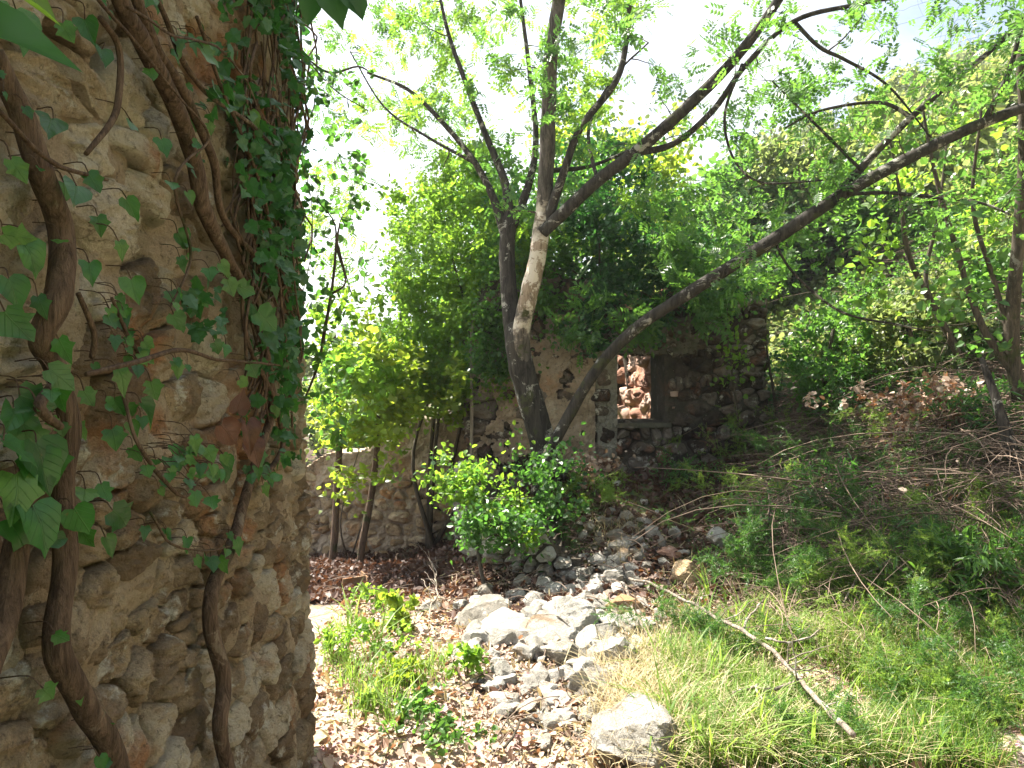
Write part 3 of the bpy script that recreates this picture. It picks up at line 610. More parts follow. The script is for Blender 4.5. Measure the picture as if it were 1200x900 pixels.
mk('stem', *(lambda v, f, t: (v, [f, t]))(*tube(smoothpath([P(-140, 20, .6), P(-80, 35, .57), P(-25, 42, .56)], 5), .0012, 6)), M['ivy_bark'], nl)
tn = empty('hanging_creeper', P(385, 360, 2.75), label='bare dark creeper twisting beside the far edge of the near wall against the bright sky', cat='creeper')
cs = [[(352, 480, 2.8, .004), (372, 430, 2.75, .006), (380, 390, 2.7, .007), (388, 345, 2.7, .006), (393, 300, 2.7, .006), (392, 262, 2.7, .003), (372, 235, 2.75, .002)], [(388, 345, 2.7, .006), (405, 330, 2.7, .004), (395, 290, 2.7, .006), (398, 262, 2.7, .003)],
      [(393, 275, 2.7, .004), (402, 310, 2.7, .0035), (412, 345, 2.72, .002)], [(350, 60, 2.9, .004), (385, 85, 2.9, .005), (420, 78, 2.9, .004), (440, 90, 2.9, .003)], [(360, 70, 2.9, .003), (392, 105, 2.9, .003), (432, 130, 2.9, .002)]]
N_, R_ = [], []
for c in cs:
    s, o = limb(tn, 'stem', c, M['bark_thin'], 7, .2, 5); N_.append(s[:, :3]); R_.append(s[:, 3])
G = Grower(np.vstack(N_), np.concatenate(R_), 5)
G.fill(np.vstack([zone(46, 362, 430, 60, 330, 2.6, 3.1, keep=-1), zone(30, 360, 410, 330, 540, 2.5, 2.9, keep=-1)]), per=7, thick=.004, spread=.04, tmin=.001)
tag(G.buf.build('twigs', M['bark_thin'], tn), kind='stuff'); tag(scatter('foliage', *G.leaves(), .032, 'broad', M['shrub_leaf'], tn), kind='stuff')

# ================================================================== the ruined house
hs = empty('ruined_house', (1.2, 8, .5), label='roofless ruined stone cottage wall with a small square window opening, plants growing on its top', cat='ruined house')
hp = Plan([(-.43, 11.2), (-.43, 7.0), (2.78, 7.3), (2.9, 11.2)], .05); S0 = 4.2
def htop(u):
    x = u - S0; t = 2.35 + .16 * np.sin(x * 2.3) + .1 * np.sin(x * 7.1); t = np.where(x > 2.9, 2.42 - (x - 2.9) * .6, t); return np.where(x < 0, 2.2 + .1 * np.sin(u * 5), t)
WX0, WX1, WZ0, WZ1 = S0 + 1.515, S0 + 2.06, 1.005, 1.737
def hin(u, v):
    hole = (u > WX0) & (u < WX1) & (v > WZ0) & (v < WZ1); return (v < htop(u)) & ~hole & (v > -.9)
def hin_s(u, v):
    hole = (u > WX0 - .0) & (u < WX1 + .02) & (v > WZ0 - .0) & (v < WZ1 + .0); return (v < htop(u) + .05) & ~hole
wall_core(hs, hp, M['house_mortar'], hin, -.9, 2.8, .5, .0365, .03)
r2 = np.random.default_rng(5)
sd = np.vstack([seeds_rows(2.6, S0 + 1.5, -.3, 2.45, lambda v: .17, 1.6, r2), seeds_rows(S0 + 1.5, S0 + 4.6, .2, 2.5, lambda v: r2.choice([.045, .07, .1, .14, .19]), 1.7, r2)])
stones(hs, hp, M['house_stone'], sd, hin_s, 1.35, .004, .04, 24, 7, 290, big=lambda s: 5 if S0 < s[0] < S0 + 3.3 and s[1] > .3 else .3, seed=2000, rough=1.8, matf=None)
def pl_mask(u, v):
    x = u - S0; q = np.stack([u, v, np.zeros_like(u)], -1); n = fbm(q, 1.9, 5, .6)
    return (x > .0) & (x < 1.27) & (v > .35) & (v < 2.15) & (n > -.09 - .1 * (x < .3) + .25 * np.clip(v - 1.6, 0, 1)) 
wall_core(hs, hp, M['plaster'], pl_mask, .2, 2.3, .05, .0135, .03, off=.075, name='tan_plaster')
wall_core(hs, hp, M['grey_plaster'], lambda u, v: (u > S0 + 1.30 +   .06 * fbm(np.stack([u, v, v * 0], -1), 4, 4)) & (u < WX0 + .004) & (v > .62) & (v < 1.98 + .05 * np.sin(u * 20)), .5, 2.1, .09, .0125, .03, off=.05, name='window_jamb')
wall_core(hs, hp, M['grey_plaster'], lambda u, v: (u > WX0 + .004) & (u < S0 + 2.35 + .35 * fbm(np.stack([u, v, v * 0], -1), 4, 4)) & (v > WZ1 - .003) & (v < 2.12 + .25 * fbm(np.stack([u, v, v * 0 + 3], -1), 3, 4)), 1.6, 2.4, .09, .0125, .03, off=.055, name='lintel')
wall_core(hs, hp, M['grey_plaster'], lambda u, v: (u > WX0 - .05) & (u < WX1 + .05) & (v > WZ0 - .05) & (v < WZ0 - .002), .8, 1.2, .4, .0165, .006, off=.06, name='window_sill')
# blocks of the broken right jamb, running through the wall
def rock_mesh(seed, sub=3, cuts=9, flat=.7, nz=.06):
    r = np.random.default_rng(seed); import bmesh
    bm = bmesh.new(); bmesh.ops.create_icosphere(bm, subdivisions=sub, radius=1); v = np.array([x.co[:] for x in bm.verts]); f = np.array([[x.index for x in fc.verts] for fc in bm.faces]); bm.free()
    n = unit(r.normal(0, 1, (cuts, 3))); d = r.uniform(.45, .85, cuts)
    for _ in range(2):
        for a, b in zip(n, d):
            k = v @ a - b; v = v - np.maximum(0, k)[:, None] * a * .94
    v = v * (1 + nz * fbm(v + seed, 2.2, 5, .65)[:, None] - (.10 * np.abs(fbm(v + seed, 3.1, 5, .6)) if sub > 3 else 0 * v[:, 0])[:, None] + .10 * fbm(v * np.array([1, 1, 3.5]) + seed, 1.8, 4, .6)[:, None]) + .035 * np.stack([fbm(v + seed + k, 7, 3) for k in (0, 9, 18)], 1)
    return v * np.array([1, r.uniform(.65, .95), flat * r.uniform(.8, 1.1)]), f
for k, (z, h, w) in enumerate([(1.03, .16, .15), (1.17, .15, .11), (1.31, .13, .16), (1.44, .15, .12), (1.58, .16, .17), (1.7, .1, .12)]):
    v, f = rock_mesh(300 + k, 3, 10, 1.0); v = v / np.abs(v).max(0) * np.array([w * .62, .27, h * .56]); c, nn = hp.at(WX1 + .03)
    mk('jamb_stone', v + np.array([c[0] + .06, c[1] + .24, z]), [f], M['red_stone'], hs, smooth=False)
pt = Plan([(1.30, 11.6), (1.84, 7.62)], .05)
ptop = lambda u: 2.35 + .1 * np.sin(u * 4)
wall_core(hs, pt, M['red_stone'], lambda u, v: v < ptop(u), .1, 2.6, .25, .05, .03, name='inner_wall')
sd = seeds_rows(.1, 3.95, .5, 2.3, lambda v: r2.choice([.2, .3]), 1.7, r2)
stones(hs, pt, M['red_stone'], sd, lambda u, v: v < ptop(u), 2.0, .014, .05, 26, 7, 120, seed=4000, rough=1.5, name='inner_stone')
# the low retaining wall of the terrace in front of the house
rt = empty('retaining_wall', (0, 5.2, 0), label='low crumbling dry-stone retaining wall under the glossy bush', cat='retaining wall')
rp = Plan([(-.55, 6.9), (-.3, 5.35), (.25, 5.0), (.72, 5.0)], .1)
rin = lambda u, v: v < .36 + .08 * np.sin(u * 7) - .22 * np.clip((u - 2.1) / .5, 0, 1)
wall_core(rt, rp, M['house_mortar'], rin, -.5, .6, .5, .05, .03)
stones(rt, rp, M['limestone'], seeds_rows(0, rp.L, -.25, .45, lambda v: .13, 1.3, r2), rin, 1.3, .008, .045, 30, 8, 90, seed=5000, rough=2.2, smooth=False, lay=.05)
# the low garden wall at the back
gw = empty('garden_wall', (-1.8, 8.2, -.6), label='low brown stone wall sloping down between the sapling and the cottage corner', cat='low wall')
gpn = Plan([(-3.6, 8.5), (-.46, 7.9)], .05)
gin = lambda u, v: v < .35 + np.clip(u - 1.1, 0, 9) * .42 + .07 * np.sin(u * 6)
wall_core(gw, gpn, M['plaster'], gin, -1.1, 1.5, .45, .02, .05)
stones(gw, gpn, M['ochre_stone'], seeds_rows(.4, 3.2, -.8, 1.4, lambda v: .17, 1.5, r2), lambda u, v: gin(u, v) & ((v < .25) | (fbm(np.stack([u, v, v * 0], -1), 2.5, 3) > .1)), 1.4, .014, .03, 22, 6, 120, seed=6000, rough=1.8)

# ================================================================== rocks
rocks = {}
def rock(px, py, wpx, hpx=None, label=None, group=None, mat='limestone', dz=0, seed=None, tilt=None, sub=3, name='rock', lift=.2, loc=None, w=None):
    p = gp(px, py) if loc is None else np.array(loc)
    if p is None: return
    w = w or wpx * p[1] / F / 2; h = (hpx or wpx * .6) * p[1] / F / 2; seed = int(rng.integers(0, 14)) if seed is None else seed; key = (seed, sub, mat)
    if key not in rocks:
        v, f = rock_mesh(700 + seed, sub, 12 + seed % 6, 1.0, .06); v = v / np.abs(v).max(0)
        rocks[key] = mk(name, v, [f], M[mat], None, smooth=False); o = rocks[key]
    else: o = rocks[key].copy(); scene.collection.objects.link(o)
    for k in ('label', 'group'): 
        if k in o: del o[k]
    o.name = name; o.scale = (w, w * rng.uniform(.7, 1.1), h); o.location = (float(p[0]), float(p[1]) + .2 * w, float(p[2] + h * (lift if w > .12 else .3) * 1.6 + dz))
    t = tilt or (rng.normal(0, .2), rng.normal(0, .2), rng.uniform(0, 6.28)); o.rotation_euler = t
    tag(o, label, 'rock', group); return o
rock(752, 893, 125, 84, 'large white limestone boulder at the bottom edge beside the dry grass', None, seed=3, tilt=(.1, .1, .4), sub=5)
rock(700, 820, 70, 60, 'pitted pale boulder just behind the big bottom-edge boulder', seed=5, sub=4, tilt=(.2, .1, 2))
rock(600, 752, 90, 36, 'long grooved grey slab lying slanted in the middle of the rubble', seed=7, tilt=(.15, -.35, .5), sub=4)
rock(560, 730, 72, 34, 'pale wedge-shaped slab leaning at the near left end of the rubble', seed=2, tilt=(.2, -.4, .4), sub=4)
rock(640, 755, 72, 40, 'elongated cream rock next to the long grooved slab', seed=9, tilt=(.1, -.4, .7), sub=4)
rock(684, 714, 52, 28, 'smooth white oval rock on top of the sunlit rubble', seed=11, tilt=(0, 0, .2), sub=4)
rock(735, 722, 60, 33, 'tan flat rock beside the white oval rock', seed=1, mat='ochre_stone', sub=4, tilt=(0, .1, 0))
rock(808, 686, 40, 36, 'pinkish grey rounded rock at the shade edge beside the fallen branch', seed=4, mat='ochre_stone', sub=4, tilt=(0, .3, 0))
rock(845, 640, 46, 30, 'blue-grey rock alone in the shade right of the rubble trail', seed=6, sub=4, tilt=(0, .1, 1))
rock(786, 652, 42, 16, 'flat reddish stone lying at the top right of the rubble trail', seed=8, mat='red_stone', sub=4, tilt=(0, 0, 0))
rock(722, 690, 34, 30, 'angular grey rock standing up in the middle of the rubble trail', seed=10, sub=4)
rock(668, 745, 76, 62, 'rough pitted grey boulder in the centre of the sunlit rubble', seed=12, sub=4)
rock(590, 800, 34, 28, 'small pale rock below the long grooved slab', seed=13)
rock(722, 786, 60, 54, 'white blocky boulder between the centre rubble and the fallen branch', seed=0, sub=4)
rock(932, 470, 42, 22, 'pale blue-grey boulder on the path beside the brushwood heap', seed=6, sub=3)
rock(785, 545, 34, 18, 'grey stone at the foot of the wall under the window', seed=2)
rock(622, 572, 30, 16, 'white stone beside the foot of the tree trunk', seed=4)
rock(722, 570, 18, 10, 'small white stone on the shaded ground in front of the window wall', seed=5)
for (px, py, w) in [(600, 705, 30), (625, 712, 34), (570, 700, 26), (650, 720, 30), (655, 700, 26), (690, 735, 36), (705, 745, 40), (715, 755, 30), (690, 765, 40), (650, 780, 36), (615, 775, 30), (590, 790, 28), (575, 760, 30), (740, 745, 34),
                    (735, 770, 40), (680, 790, 30), (700, 800, 34), (560, 745, 28), (545, 720, 26), (640, 735, 30), (620, 730, 34), (760, 740, 26), (600, 830, 20), (625, 850, 22), (660, 830, 26), (580, 775, 22), (670, 700, 26), (640, 695, 24), (612, 690, 24), (755, 715, 24), (770, 730, 22), (700, 780, 36), (735, 800, 28), (585, 740, 34), (590, 760, 34), (655, 765, 36), (628, 795, 26), (670, 770, 34), (720, 770, 34), (705, 715, 30), (718, 735, 34), (560, 762, 24), (608, 738, 30), (625, 765, 34), (650, 800, 28), (755, 765, 28), (770, 790, 24), (560, 715, 24), (590, 718, 26), (645, 845, 18), (690, 850, 22), (780, 820, 26)]:
    rock(px + rng.normal(0, 3), py + rng.normal(0, 2), w * 1.1, w * .75, 'pale sunlit limestone rock among the rubble spill in front of the terrace', 'sunlit rubble rocks')
for k in range(130):
    c = [(600, 745, 45, 22), (660, 770, 45, 28), (710, 745, 32, 26), (690, 800, 45, 30), (640, 720, 50, 12), (620, 800, 40, 30), (650, 835, 50, 25), (720, 820, 45, 25)][k % 8]
    rock(rng.normal(c[0], c[2]), min(890, rng.normal(c[1], c[3])), rng.uniform(16, 38), None, 'pale sunlit limestone rock among the rubble spill in front of the terrace', 'sunlit rubble rocks')
for k in range(45):
    rock(rng.normal(725, 26), rng.uniform(606, 700), rng.uniform(9, 20), None, 'blue-grey rock in the shaded trail of rubble leading up to the terrace', 'shaded rubble rocks')
for (px, py, w) in [(735, 610, 18), (738, 625, 20), (725, 635, 24), (722, 650, 30), (730, 660, 26), (745, 640, 20), (765, 628, 22), (775, 640, 16), (700, 665, 22), (715, 675, 28), (690, 680, 26), (740, 675, 24), (750, 660, 20), (712, 620, 14), (768, 632, 14), (700, 690, 26),
                    (730, 700, 24), (745, 690, 22), (680, 692, 24), (760, 668, 18), (708, 655, 18), (735, 645, 20), (755, 612, 12), (716, 604, 12), (790, 630, 20), (780, 665, 16), (735, 685, 22), (720, 665, 24), (675, 672, 18), (800, 655, 16), (668, 682, 20)]:
    rock(px, py, w * 1.15, w * .8, 'blue-grey rock in the shaded trail of rubble leading up to the terrace', 'shaded rubble rocks')
for (px, py, w) in [(695, 578, 12), (710, 566, 8), (735, 575, 9), (665, 585, 14), (755, 590, 12), (770, 605, 10), (650, 600, 12), (820, 590, 10)]:
    rock(px, py, w, w * .6, 'small pale stone scattered on the dark terrace before the cottage wall', 'stones on the terrace')

# broken stone between the rocks
import bmesh
bmv, bmf = rock_mesh(50, 1, 6, .7, .2); P1 = []
for k in range(3400):
    c = [(640, 770, 70, 45), (700, 740, 60, 40), (730, 660, 34, 40), (600, 740, 50, 30), (640, 700, 60, 12), (700, 830, 60, 40), (580, 790, 130, 60)][k % 7]; p = gp(rng.normal(c[0], c[2] * .7), min(905, rng.normal(c[1], c[3] * .7)))
    if p is not None: P1.append(p)
P1 = np.array(P1); n = len(P1); s_ = rng.uniform(.008, .035, n)[:, None] * rng.uniform(.6, 1.4, (n, 3)); a = rng.uniform(0, 6.28, n); V = bmv[None] * s_[:, None]; V = np.stack([V[..., 0] * np.cos(a)[:, None] - V[..., 1] * np.sin(a)[:, None], V[..., 0] * np.sin(a)[:, None] + V[..., 1] * np.cos(a)[:, None], V[..., 2]], -1) + P1[:, None]
tag(mk('rubble', V, [(bmf[None] + (np.arange(n) * len(bmv))[:, None, None]).reshape(-1, 3)], M['limestone'], smooth=False), label='broken stone chips filling the gaps of the rubble spill', cat='rubble', kind='stuff')

# ================================================================== central tree
ct = empty('ash_tree', P(650, 575, 6.0), label='forked pale-barked tree in the centre in front of the cottage wall', cat='tree')
NT, RT = [], []
def cl_(name, pts, mat='bark', keep=0, **k):
    s, o = limb(ct, name, [(a, b, c, r * .88) for a, b, c, r in pts], M[mat], **k); NT.append(s[keep:, :3]); RT.append(s[keep:, 3]); return o
cl_('trunk', [(664, 640, 6.0, .21), (654, 590, 6.0, .16), (645, 550, 6.0, .145), (634, 510, 5.98, .135), (622, 470, 5.96, .13), (611, 430, 5.95, .125), (605, 398, 5.94, .12), (602, 380, 5.94, .07)], keep=30, sides=24, rough=.1)
cl_('limb', [(612, 432, 6.0, .08), (602, 395, 6.0, .09), (597, 350, 6.05, .088), (594, 300, 6.1, .084), (596, 262, 6.1, .078), (598, 248, 6.1, .05)], keep=8, sides=18)
cl_('limb', [(614, 440, 5.94, .08), (610, 405, 5.9, .095), (612, 380, 5.88, .09), (620, 345, 5.82, .088), (630, 300, 5.78, .087), (637, 250, 5.75, .082)], 'bark_pale', keep=4, sides=20)
cl_('limb', [(636, 260, 5.76, .08), (640, 200, 5.7, .076), (643, 130, 5.6, .07), (646, 60, 5.5, .065), (655, 0, 5.4, .06), (668, -90, 5.2, .045), (660, -200, 5.0, .02)], 'bark_pale', sides=16)
cl_('limb', [(595, 285, 6.1, .06), (578, 232, 6.1, .042), (556, 190, 6.1, .033), (520, 145, 6.1, .026), (478, 105, 6.1, .019), (430, 85, 6.1, .011)], sides=10)
cl_('limb', [(597, 262, 6.1, .06), (592, 215, 6.1, .045), (570, 160, 6.2, .035), (545, 95, 6.2, .027), (523, 30, 6.2, .02), (505, -60, 6.2, .011)], sides=10)
cl_('limb', [(600, 265, 6.1, .06), (620, 215, 6.1, .042), (628, 160, 6.2, .032), (620, 80, 6.3, .025), (610, 0, 6.3, .018), (600, -80, 6.3, .012)], sides=10)
cl_('limb', [(640, 262, 5.75, .06), (658, 210, 5.6, .04), (680, 150, 5.5, .035), (722, 95, 5.4, .03), (735, 40, 5.4, .026), (738, -10, 5.3, .022), (750, -100, 5.2, .012)], sides=10)
cl_('limb', [(636, 272, 5.72, .066), (665, 245, 5.6, .062), (700, 212, 5.45, .058), (745, 178, 5.3, .055), (800, 130, 5.1, .050), (860, 70, 4.9, .044), (912, 0, 4.7, .038), (960, -90, 4.5, .03)], sides=14)
cl_('limb', [(745, 180, 5.3, .03), (790, 168, 5.2, .028), (835, 130, 5.0, .026), (875, 75, 4.9, .023), (930, 25, 4.8, .02), (1000, 6, 4.7, .017), (1090, -10, 4.6, .012)], sides=9)
cl_('limb', [(700, 214, 5.45, .02), (690, 150, 5.6, .016), (720, 90, 5.6, .012), (760, 50, 5.5, .008)], sides=7)
cl_('limb', [(554, 190, 6.1, .02), (500, 160, 6.2, .015), (450, 125, 6.3, .011), (410, 60, 6.3, .007)], sides=7)
cl_('limb', [(930, 25, 4.8, .018), (960, 55, 4.8, .016), (990, 70, 4.8, .014), (1040, 100, 4.8, .01), (1090, 160, 4.8, .006)], sides=7)
cl_('limb', [(870, 75, 4.9, .014), (850, 130, 4.9, .012), (855, 175, 4.9, .011), (875, 205, 4.9, .010), (905, 215, 4.9, .009), (975, 210, 4.9, .006)], sides=7)
cl_('limb', [(640, 200, 5.7, .03), (690, 195, 6.0, .02), (740, 175, 6.3, .015), (790, 150, 6.5, .01)], sides=7)
G = Grower(np.vstack(NT), np.concatenate(RT), 2)
r3 = np.random.default_rng(21)
Z1 = np.vstack([zone(60, 560, 720, -90, 150, 5.2, 6.4, r3), zone(120, 430, 720, -110, 150, 6.4, 8.2, r3), zone(60, 560, 800, -150, 120, 6.2, 8, r3), zone(50, 380, 520, 0, 260, 6.4, 8.6, r3, .0), zone(150, 350, 560, 10, 330, 6.6, 9.0, r3, -.12), zone(60, 700, 900, -60, 110, 4.4, 6.5, r3, .0), zone(70, 560, 800, 130, 300, 5.6, 7.6, r3),
                zone(50, 800, 1010, 100, 280, 4.6, 6.6, r3), zone(40, 900, 1230, -60, 110, 4.2, 6.0, r3, .06)])
G.fill(Z1, per=15, spread=.13, thick=.010)
G.fill(np.vstack([zone(60, 400, 700, -60, 200, 5.6, 7.5, r3, -1), zone(90, 700, 1230, -60, 240, 4.3, 6.0, r3, -1)]), per=1, thick=.009, bend=.35, sag=.05)
tag(G.buf.build('twigs', M['bark_thin'], ct), kind='stuff')
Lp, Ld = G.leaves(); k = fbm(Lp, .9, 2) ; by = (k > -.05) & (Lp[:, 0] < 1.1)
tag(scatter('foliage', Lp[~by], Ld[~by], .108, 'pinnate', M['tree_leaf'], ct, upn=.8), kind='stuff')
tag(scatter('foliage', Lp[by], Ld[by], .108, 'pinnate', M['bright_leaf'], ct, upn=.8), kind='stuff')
# the leaning tree
lt = empty('leaning_tree', P(636, 560, 5.75), label='slender grey trunk leaning far to the upper right across the window wall', cat='tree')
NT, RT = [], []
for nm_, pts, sd_ in [('trunk', [(628, 580, 5.7, .07), (640, 540, 5.72, .064), (665, 490, 5.7, .060), (700, 432, 5.62, .058), (745, 385, 5.5, .059), (800, 348, 5.35, .061), (860, 310, 5.2, .060), (920, 272, 5.05, .060), (965, 242, 4.95, .058), (1015, 212, 4.85, .054), (1085, 175, 4.72, .05), (1150, 145, 4.6, .045), (1215, 122, 4.5, .04), (1330, 95, 4.3, .028)], 18),
                      ('limb', [(975, 236, 4.93, .04), (1020, 185, 4.9, .034), (1065, 140, 4.8, .03), (1110, 100, 4.7, .026), (1160, 60, 4.6, .022), (1215, 5, 4.5, .018), (1260, -60, 4.4, .01)], 9),
                      ('limb', [(985, 228, 4.9, .018), (1040, 226, 4.8, .016), (1100, 232, 4.7, .014), (1150, 238, 4.6, .012), (1185, 252, 4.5, .008)], 8), ('limb', [(1070, 138, 4.8, .02), (1030, 120, 4.8, .015), (960, 130, 4.9, .012), (920, 150, 5, .008)], 7),
                      ('limb', [(1010, 200, 4.85, .016), (975, 165, 4.9, .014), (940, 130, 4.9, .01), (905, 95, 5.0, .006)], 7), ('limb', [(905, 278, 5.1, .012), (930, 320, 5.1, .012), (985, 365, 5.2, .012), (1050, 380, 5.2, .01), (1100, 390, 5.3, .006)], 7),
                      ('limb', [(1150, 148, 4.6, .025), (1180, 90, 4.5, .02), (1200, 20, 4.4, .014)], 8)]:
    s, o = limb(lt, nm_, [(a, b, c, r * .82) for a, b, c, r in pts], M['bark'], sides=sd_); NT.append(s[12:, :3]); RT.append(s[12:, 3])
G = Grower(np.vstack(NT), np.concatenate(RT), 3)
G.fill(np.vstack([zone(70, 900, 1220, 60, 260, 4.2, 5.8, r3, .05), zone(40, 1000, 1240, -60, 100, 3.9, 5.4, r3, .05), zone(30, 820, 960, 200, 330, 4.8, 6.0, r3, 0)]), per=12, spread=.11, thick=.009); G.fill(zone(110, 860, 1240, 20, 330, 4.2, 5.8, r3, -1), per=1, thick=.01, bend=.4, sag=.08)
tag(G.buf.build('twigs', M['bark_thin'], lt), kind='stuff'); tag(scatter('foliage', *G.leaves(), .11, 'pinnate', M['tree_leaf'], lt, upn=.8), kind='stuff')

def plant(name, cat, label, base, targets, leafsize, tpl, mat, group=None, stems=3, rad=.02, per=12, spread=.06, seed=1, thick=.008, wood='bark_thin', jit=.5, upn=.6, hgt=None, mix=None):
    r = np.random.default_rng(seed); targets = np.asarray(targets); root = empty(name, base, label=label, cat=cat, group=group); N, Rr = [], []
    c = targets.mean(0)
    for k in range(stems):
        t = targets[r.integers(len(targets))] * .6 + c * .4; b = np.array(base) + np.r_[r.normal(0, rad * 2, 2), -.05]; m = (b + t) / 2 + r.normal(0, .08, 3) * np.linalg.norm(t - b)
        s = smoothpath([b, m, t], 6); rr = np.linspace(rad, rad * .35, len(s)); v, f, tt = tube(s, rr, 7, .12); mk('stem', v, [f, tt], M[wood], root); N.append(s[3:]); Rr.append(rr[3:])
    G = Grower(np.vstack(N), np.concatenate(Rr), seed); G.fill(targets, per=per, spread=spread, thick=thick)
    tag(G.buf.build('twigs', M[wood], root), kind='stuff'); L, D = G.leaves()
    if mix:
        k = fbm(L, mix[1], 2) > mix[2]
        if k.any(): tag(scatter('foliage', L[k], D[k], leafsize, tpl, M[mix[0]], root, jit=jit, upn=upn), kind='stuff')
        L, D = L[~k], D[~k]
    tag(scatter('foliage', L, D, leafsize, tpl, M[mat], root, jit=jit, upn=upn), kind='stuff'); return root
# shrubs and creepers on the cottage
plant('climbing_shrub', 'shrub', 'tall bright leafy shrub spilling over the left corner of the cottage', gp(505, 640) if gp(505, 640) is not None else P(505, 640, 7.5),
      np.vstack([zone(330, 455, 610, 215, 470, 6.9, 8.6, r3, -.35), zone(110, 450, 560, 330, 475, 6.9, 7.9, r3, -.3), zone(60, 520, 600, 170, 260, 7, 8.4, r3, -.2)]), .045, 'broad', 'tree_leaf', stems=6, rad=.03, per=80, spread=.11, mix=('bright_leaf', .5, -.25))
plant('ivy_bush', 'shrub', 'dark mixed ivy and ash saplings growing along the top of the cottage wall', P(740, 370, 7.4),
      np.vstack([zone(280, 560, 800, 230, 380, 6.6, 7.6, r3, -.4), zone(40, 556, 610, 360, 440, 6.7, 6.95, r3, -.3), zone(90, 780, 900, 270, 372, 7.0, 7.9, r3, -.25), zone(60, 640, 760, 160, 260, 7.0, 8.0, r3, -.2), zone(26, 640, 780, 370, 410, 6.7, 6.95, r3, -.1)]), .048, 'broad', 'ivy_dark', stems=7, rad=.022, per=50, spread=.11, seed=4, mix=('tree_leaf', .8, .05))
plant('ash_sapling', 'sapling', 'ash sapling with feathery leaves rising from the top of the window wall', P(770, 350, 7.1), np.vstack([zone(80, 740, 930, 260, 390, 6.2, 7.2, r3, -.1), zone(16, 650, 760, 340, 400, 6.0, 6.6, r3, -1)]), .16, 'pinnate', 'tree_leaf', stems=4, rad=.014, per=9, spread=.09, seed=5)
plant('yellow_green_tree', 'tree', 'backlit yellow-green tree behind the pale trunk above the cottage', P(720, 470, 9.4), np.vstack([zone(200, 640, 800, 130, 300, 8.4, 10.5, r3, -.2)]), .09, 'broad', 'yellow_leaf', stems=3, rad=.06, per=26, spread=.2, seed=6, thick=.015)
plant('evergreen_shrub', 'shrub', 'dense dark evergreen shrub filling the gap behind the forked trunk', P(650, 470, 8.6), np.vstack([zone(260, 555, 720, 190, 350, 7.7, 9.3, r3, -.35), zone(60, 700, 800, 230, 340, 7.7, 9, r3, -.2)]), .06, 'broad', 'shrub_leaf', stems=5, rad=.04, per=36, spread=.14, seed=61, thick=.012)
plant('glossy_bush', 'bush', 'glossy green bush on the terrace edge at the foot of the central tree', P(618, 640, 5.35), np.vstack([zone(100, 540, 660, 540, 615, 4.95, 5.7, r3, -.25), zone(34, 515, 690, 515, 650, 4.9, 5.9, r3, -1), zone(36, 535, 640, 600, 642, 4.7, 4.9, r3, -.6), zone(20, 500, 560, 530, 585, 5.0, 5.5, r3, -1)]), .042, 'broad', 'shrub_leaf', stems=5, rad=.012, per=26, spread=.07, seed=7, mix=('bright_leaf', 2.5, .28))
# sapling with yellow-green leaves in front of the low wall
plant('fig_sapling', 'sapling', 'sunlit yellow-green broad-leaved sapling with brown stems beside the near wall', gp(412, 655), np.vstack([zone(150, 372, 480, 400, 520, 6.0, 7.6, r3, -.2), zone(60, 370, 450, 330, 460, 6.0, 7.4, r3, -.1), zone(14, 372, 470, 530, 590, 6.0, 7.2, r3, 0), zone(80, 430, 540, 420, 490, 6.4, 7.6, r3, -.4)]), .055, 'heart', 'bright_leaf', stems=2, rad=.011, per=22, spread=.10, seed=8, upn=.9, wood='bark_thin', mix=('yellow_leaf', .9, .05))
for k, (px, py, d, lab) in enumerate([(392, 650, 7.3, 'reddish-brown bare stem in front of the low wall nearest the tall wall'), (425, 655, 7.4, 'second bare brown stem curving up in front of the low wall')]):
    o = empty('bare_stem', P(px, py, d), label=lab, cat='tree stem'); limb(o, 'stem', [(px - 4, py + 12, d, .035), (px, py - 20, d, .04), (px + 3 + 8 * k, py - 80, d, .036), (px + 12 * k + 6, py - 150, d - .2, .03), (px + 20 * k, py - 260, d - .4, .014)], M['ivy_bark'])
rt2 = empty('hanging_root', P(533, 560, 6.9), label='thin pale root hanging straight down the left corner of the cottage', cat='root'); limb(rt2, 'root', [(560, 350, 6.93, .012), (552, 400, 6.9, .015), (553, 480, 6.88, .018), (552, 560, 6.86, .018), (553, 660, 6.84, .02)], M['dry_wood'], 8)
rt3 = empty('bare_stem', P(568, 690, 4.95), label='upright brown stem in front of the retaining wall below the glossy bush', cat='stem'); limb(rt3, 'stem', [(572, 715, 4.85, .014), (566, 680, 4.9, .015), (560, 640, 4.95, .014), (566, 600, 5.1, .01)], M['bark_pale'], 8)
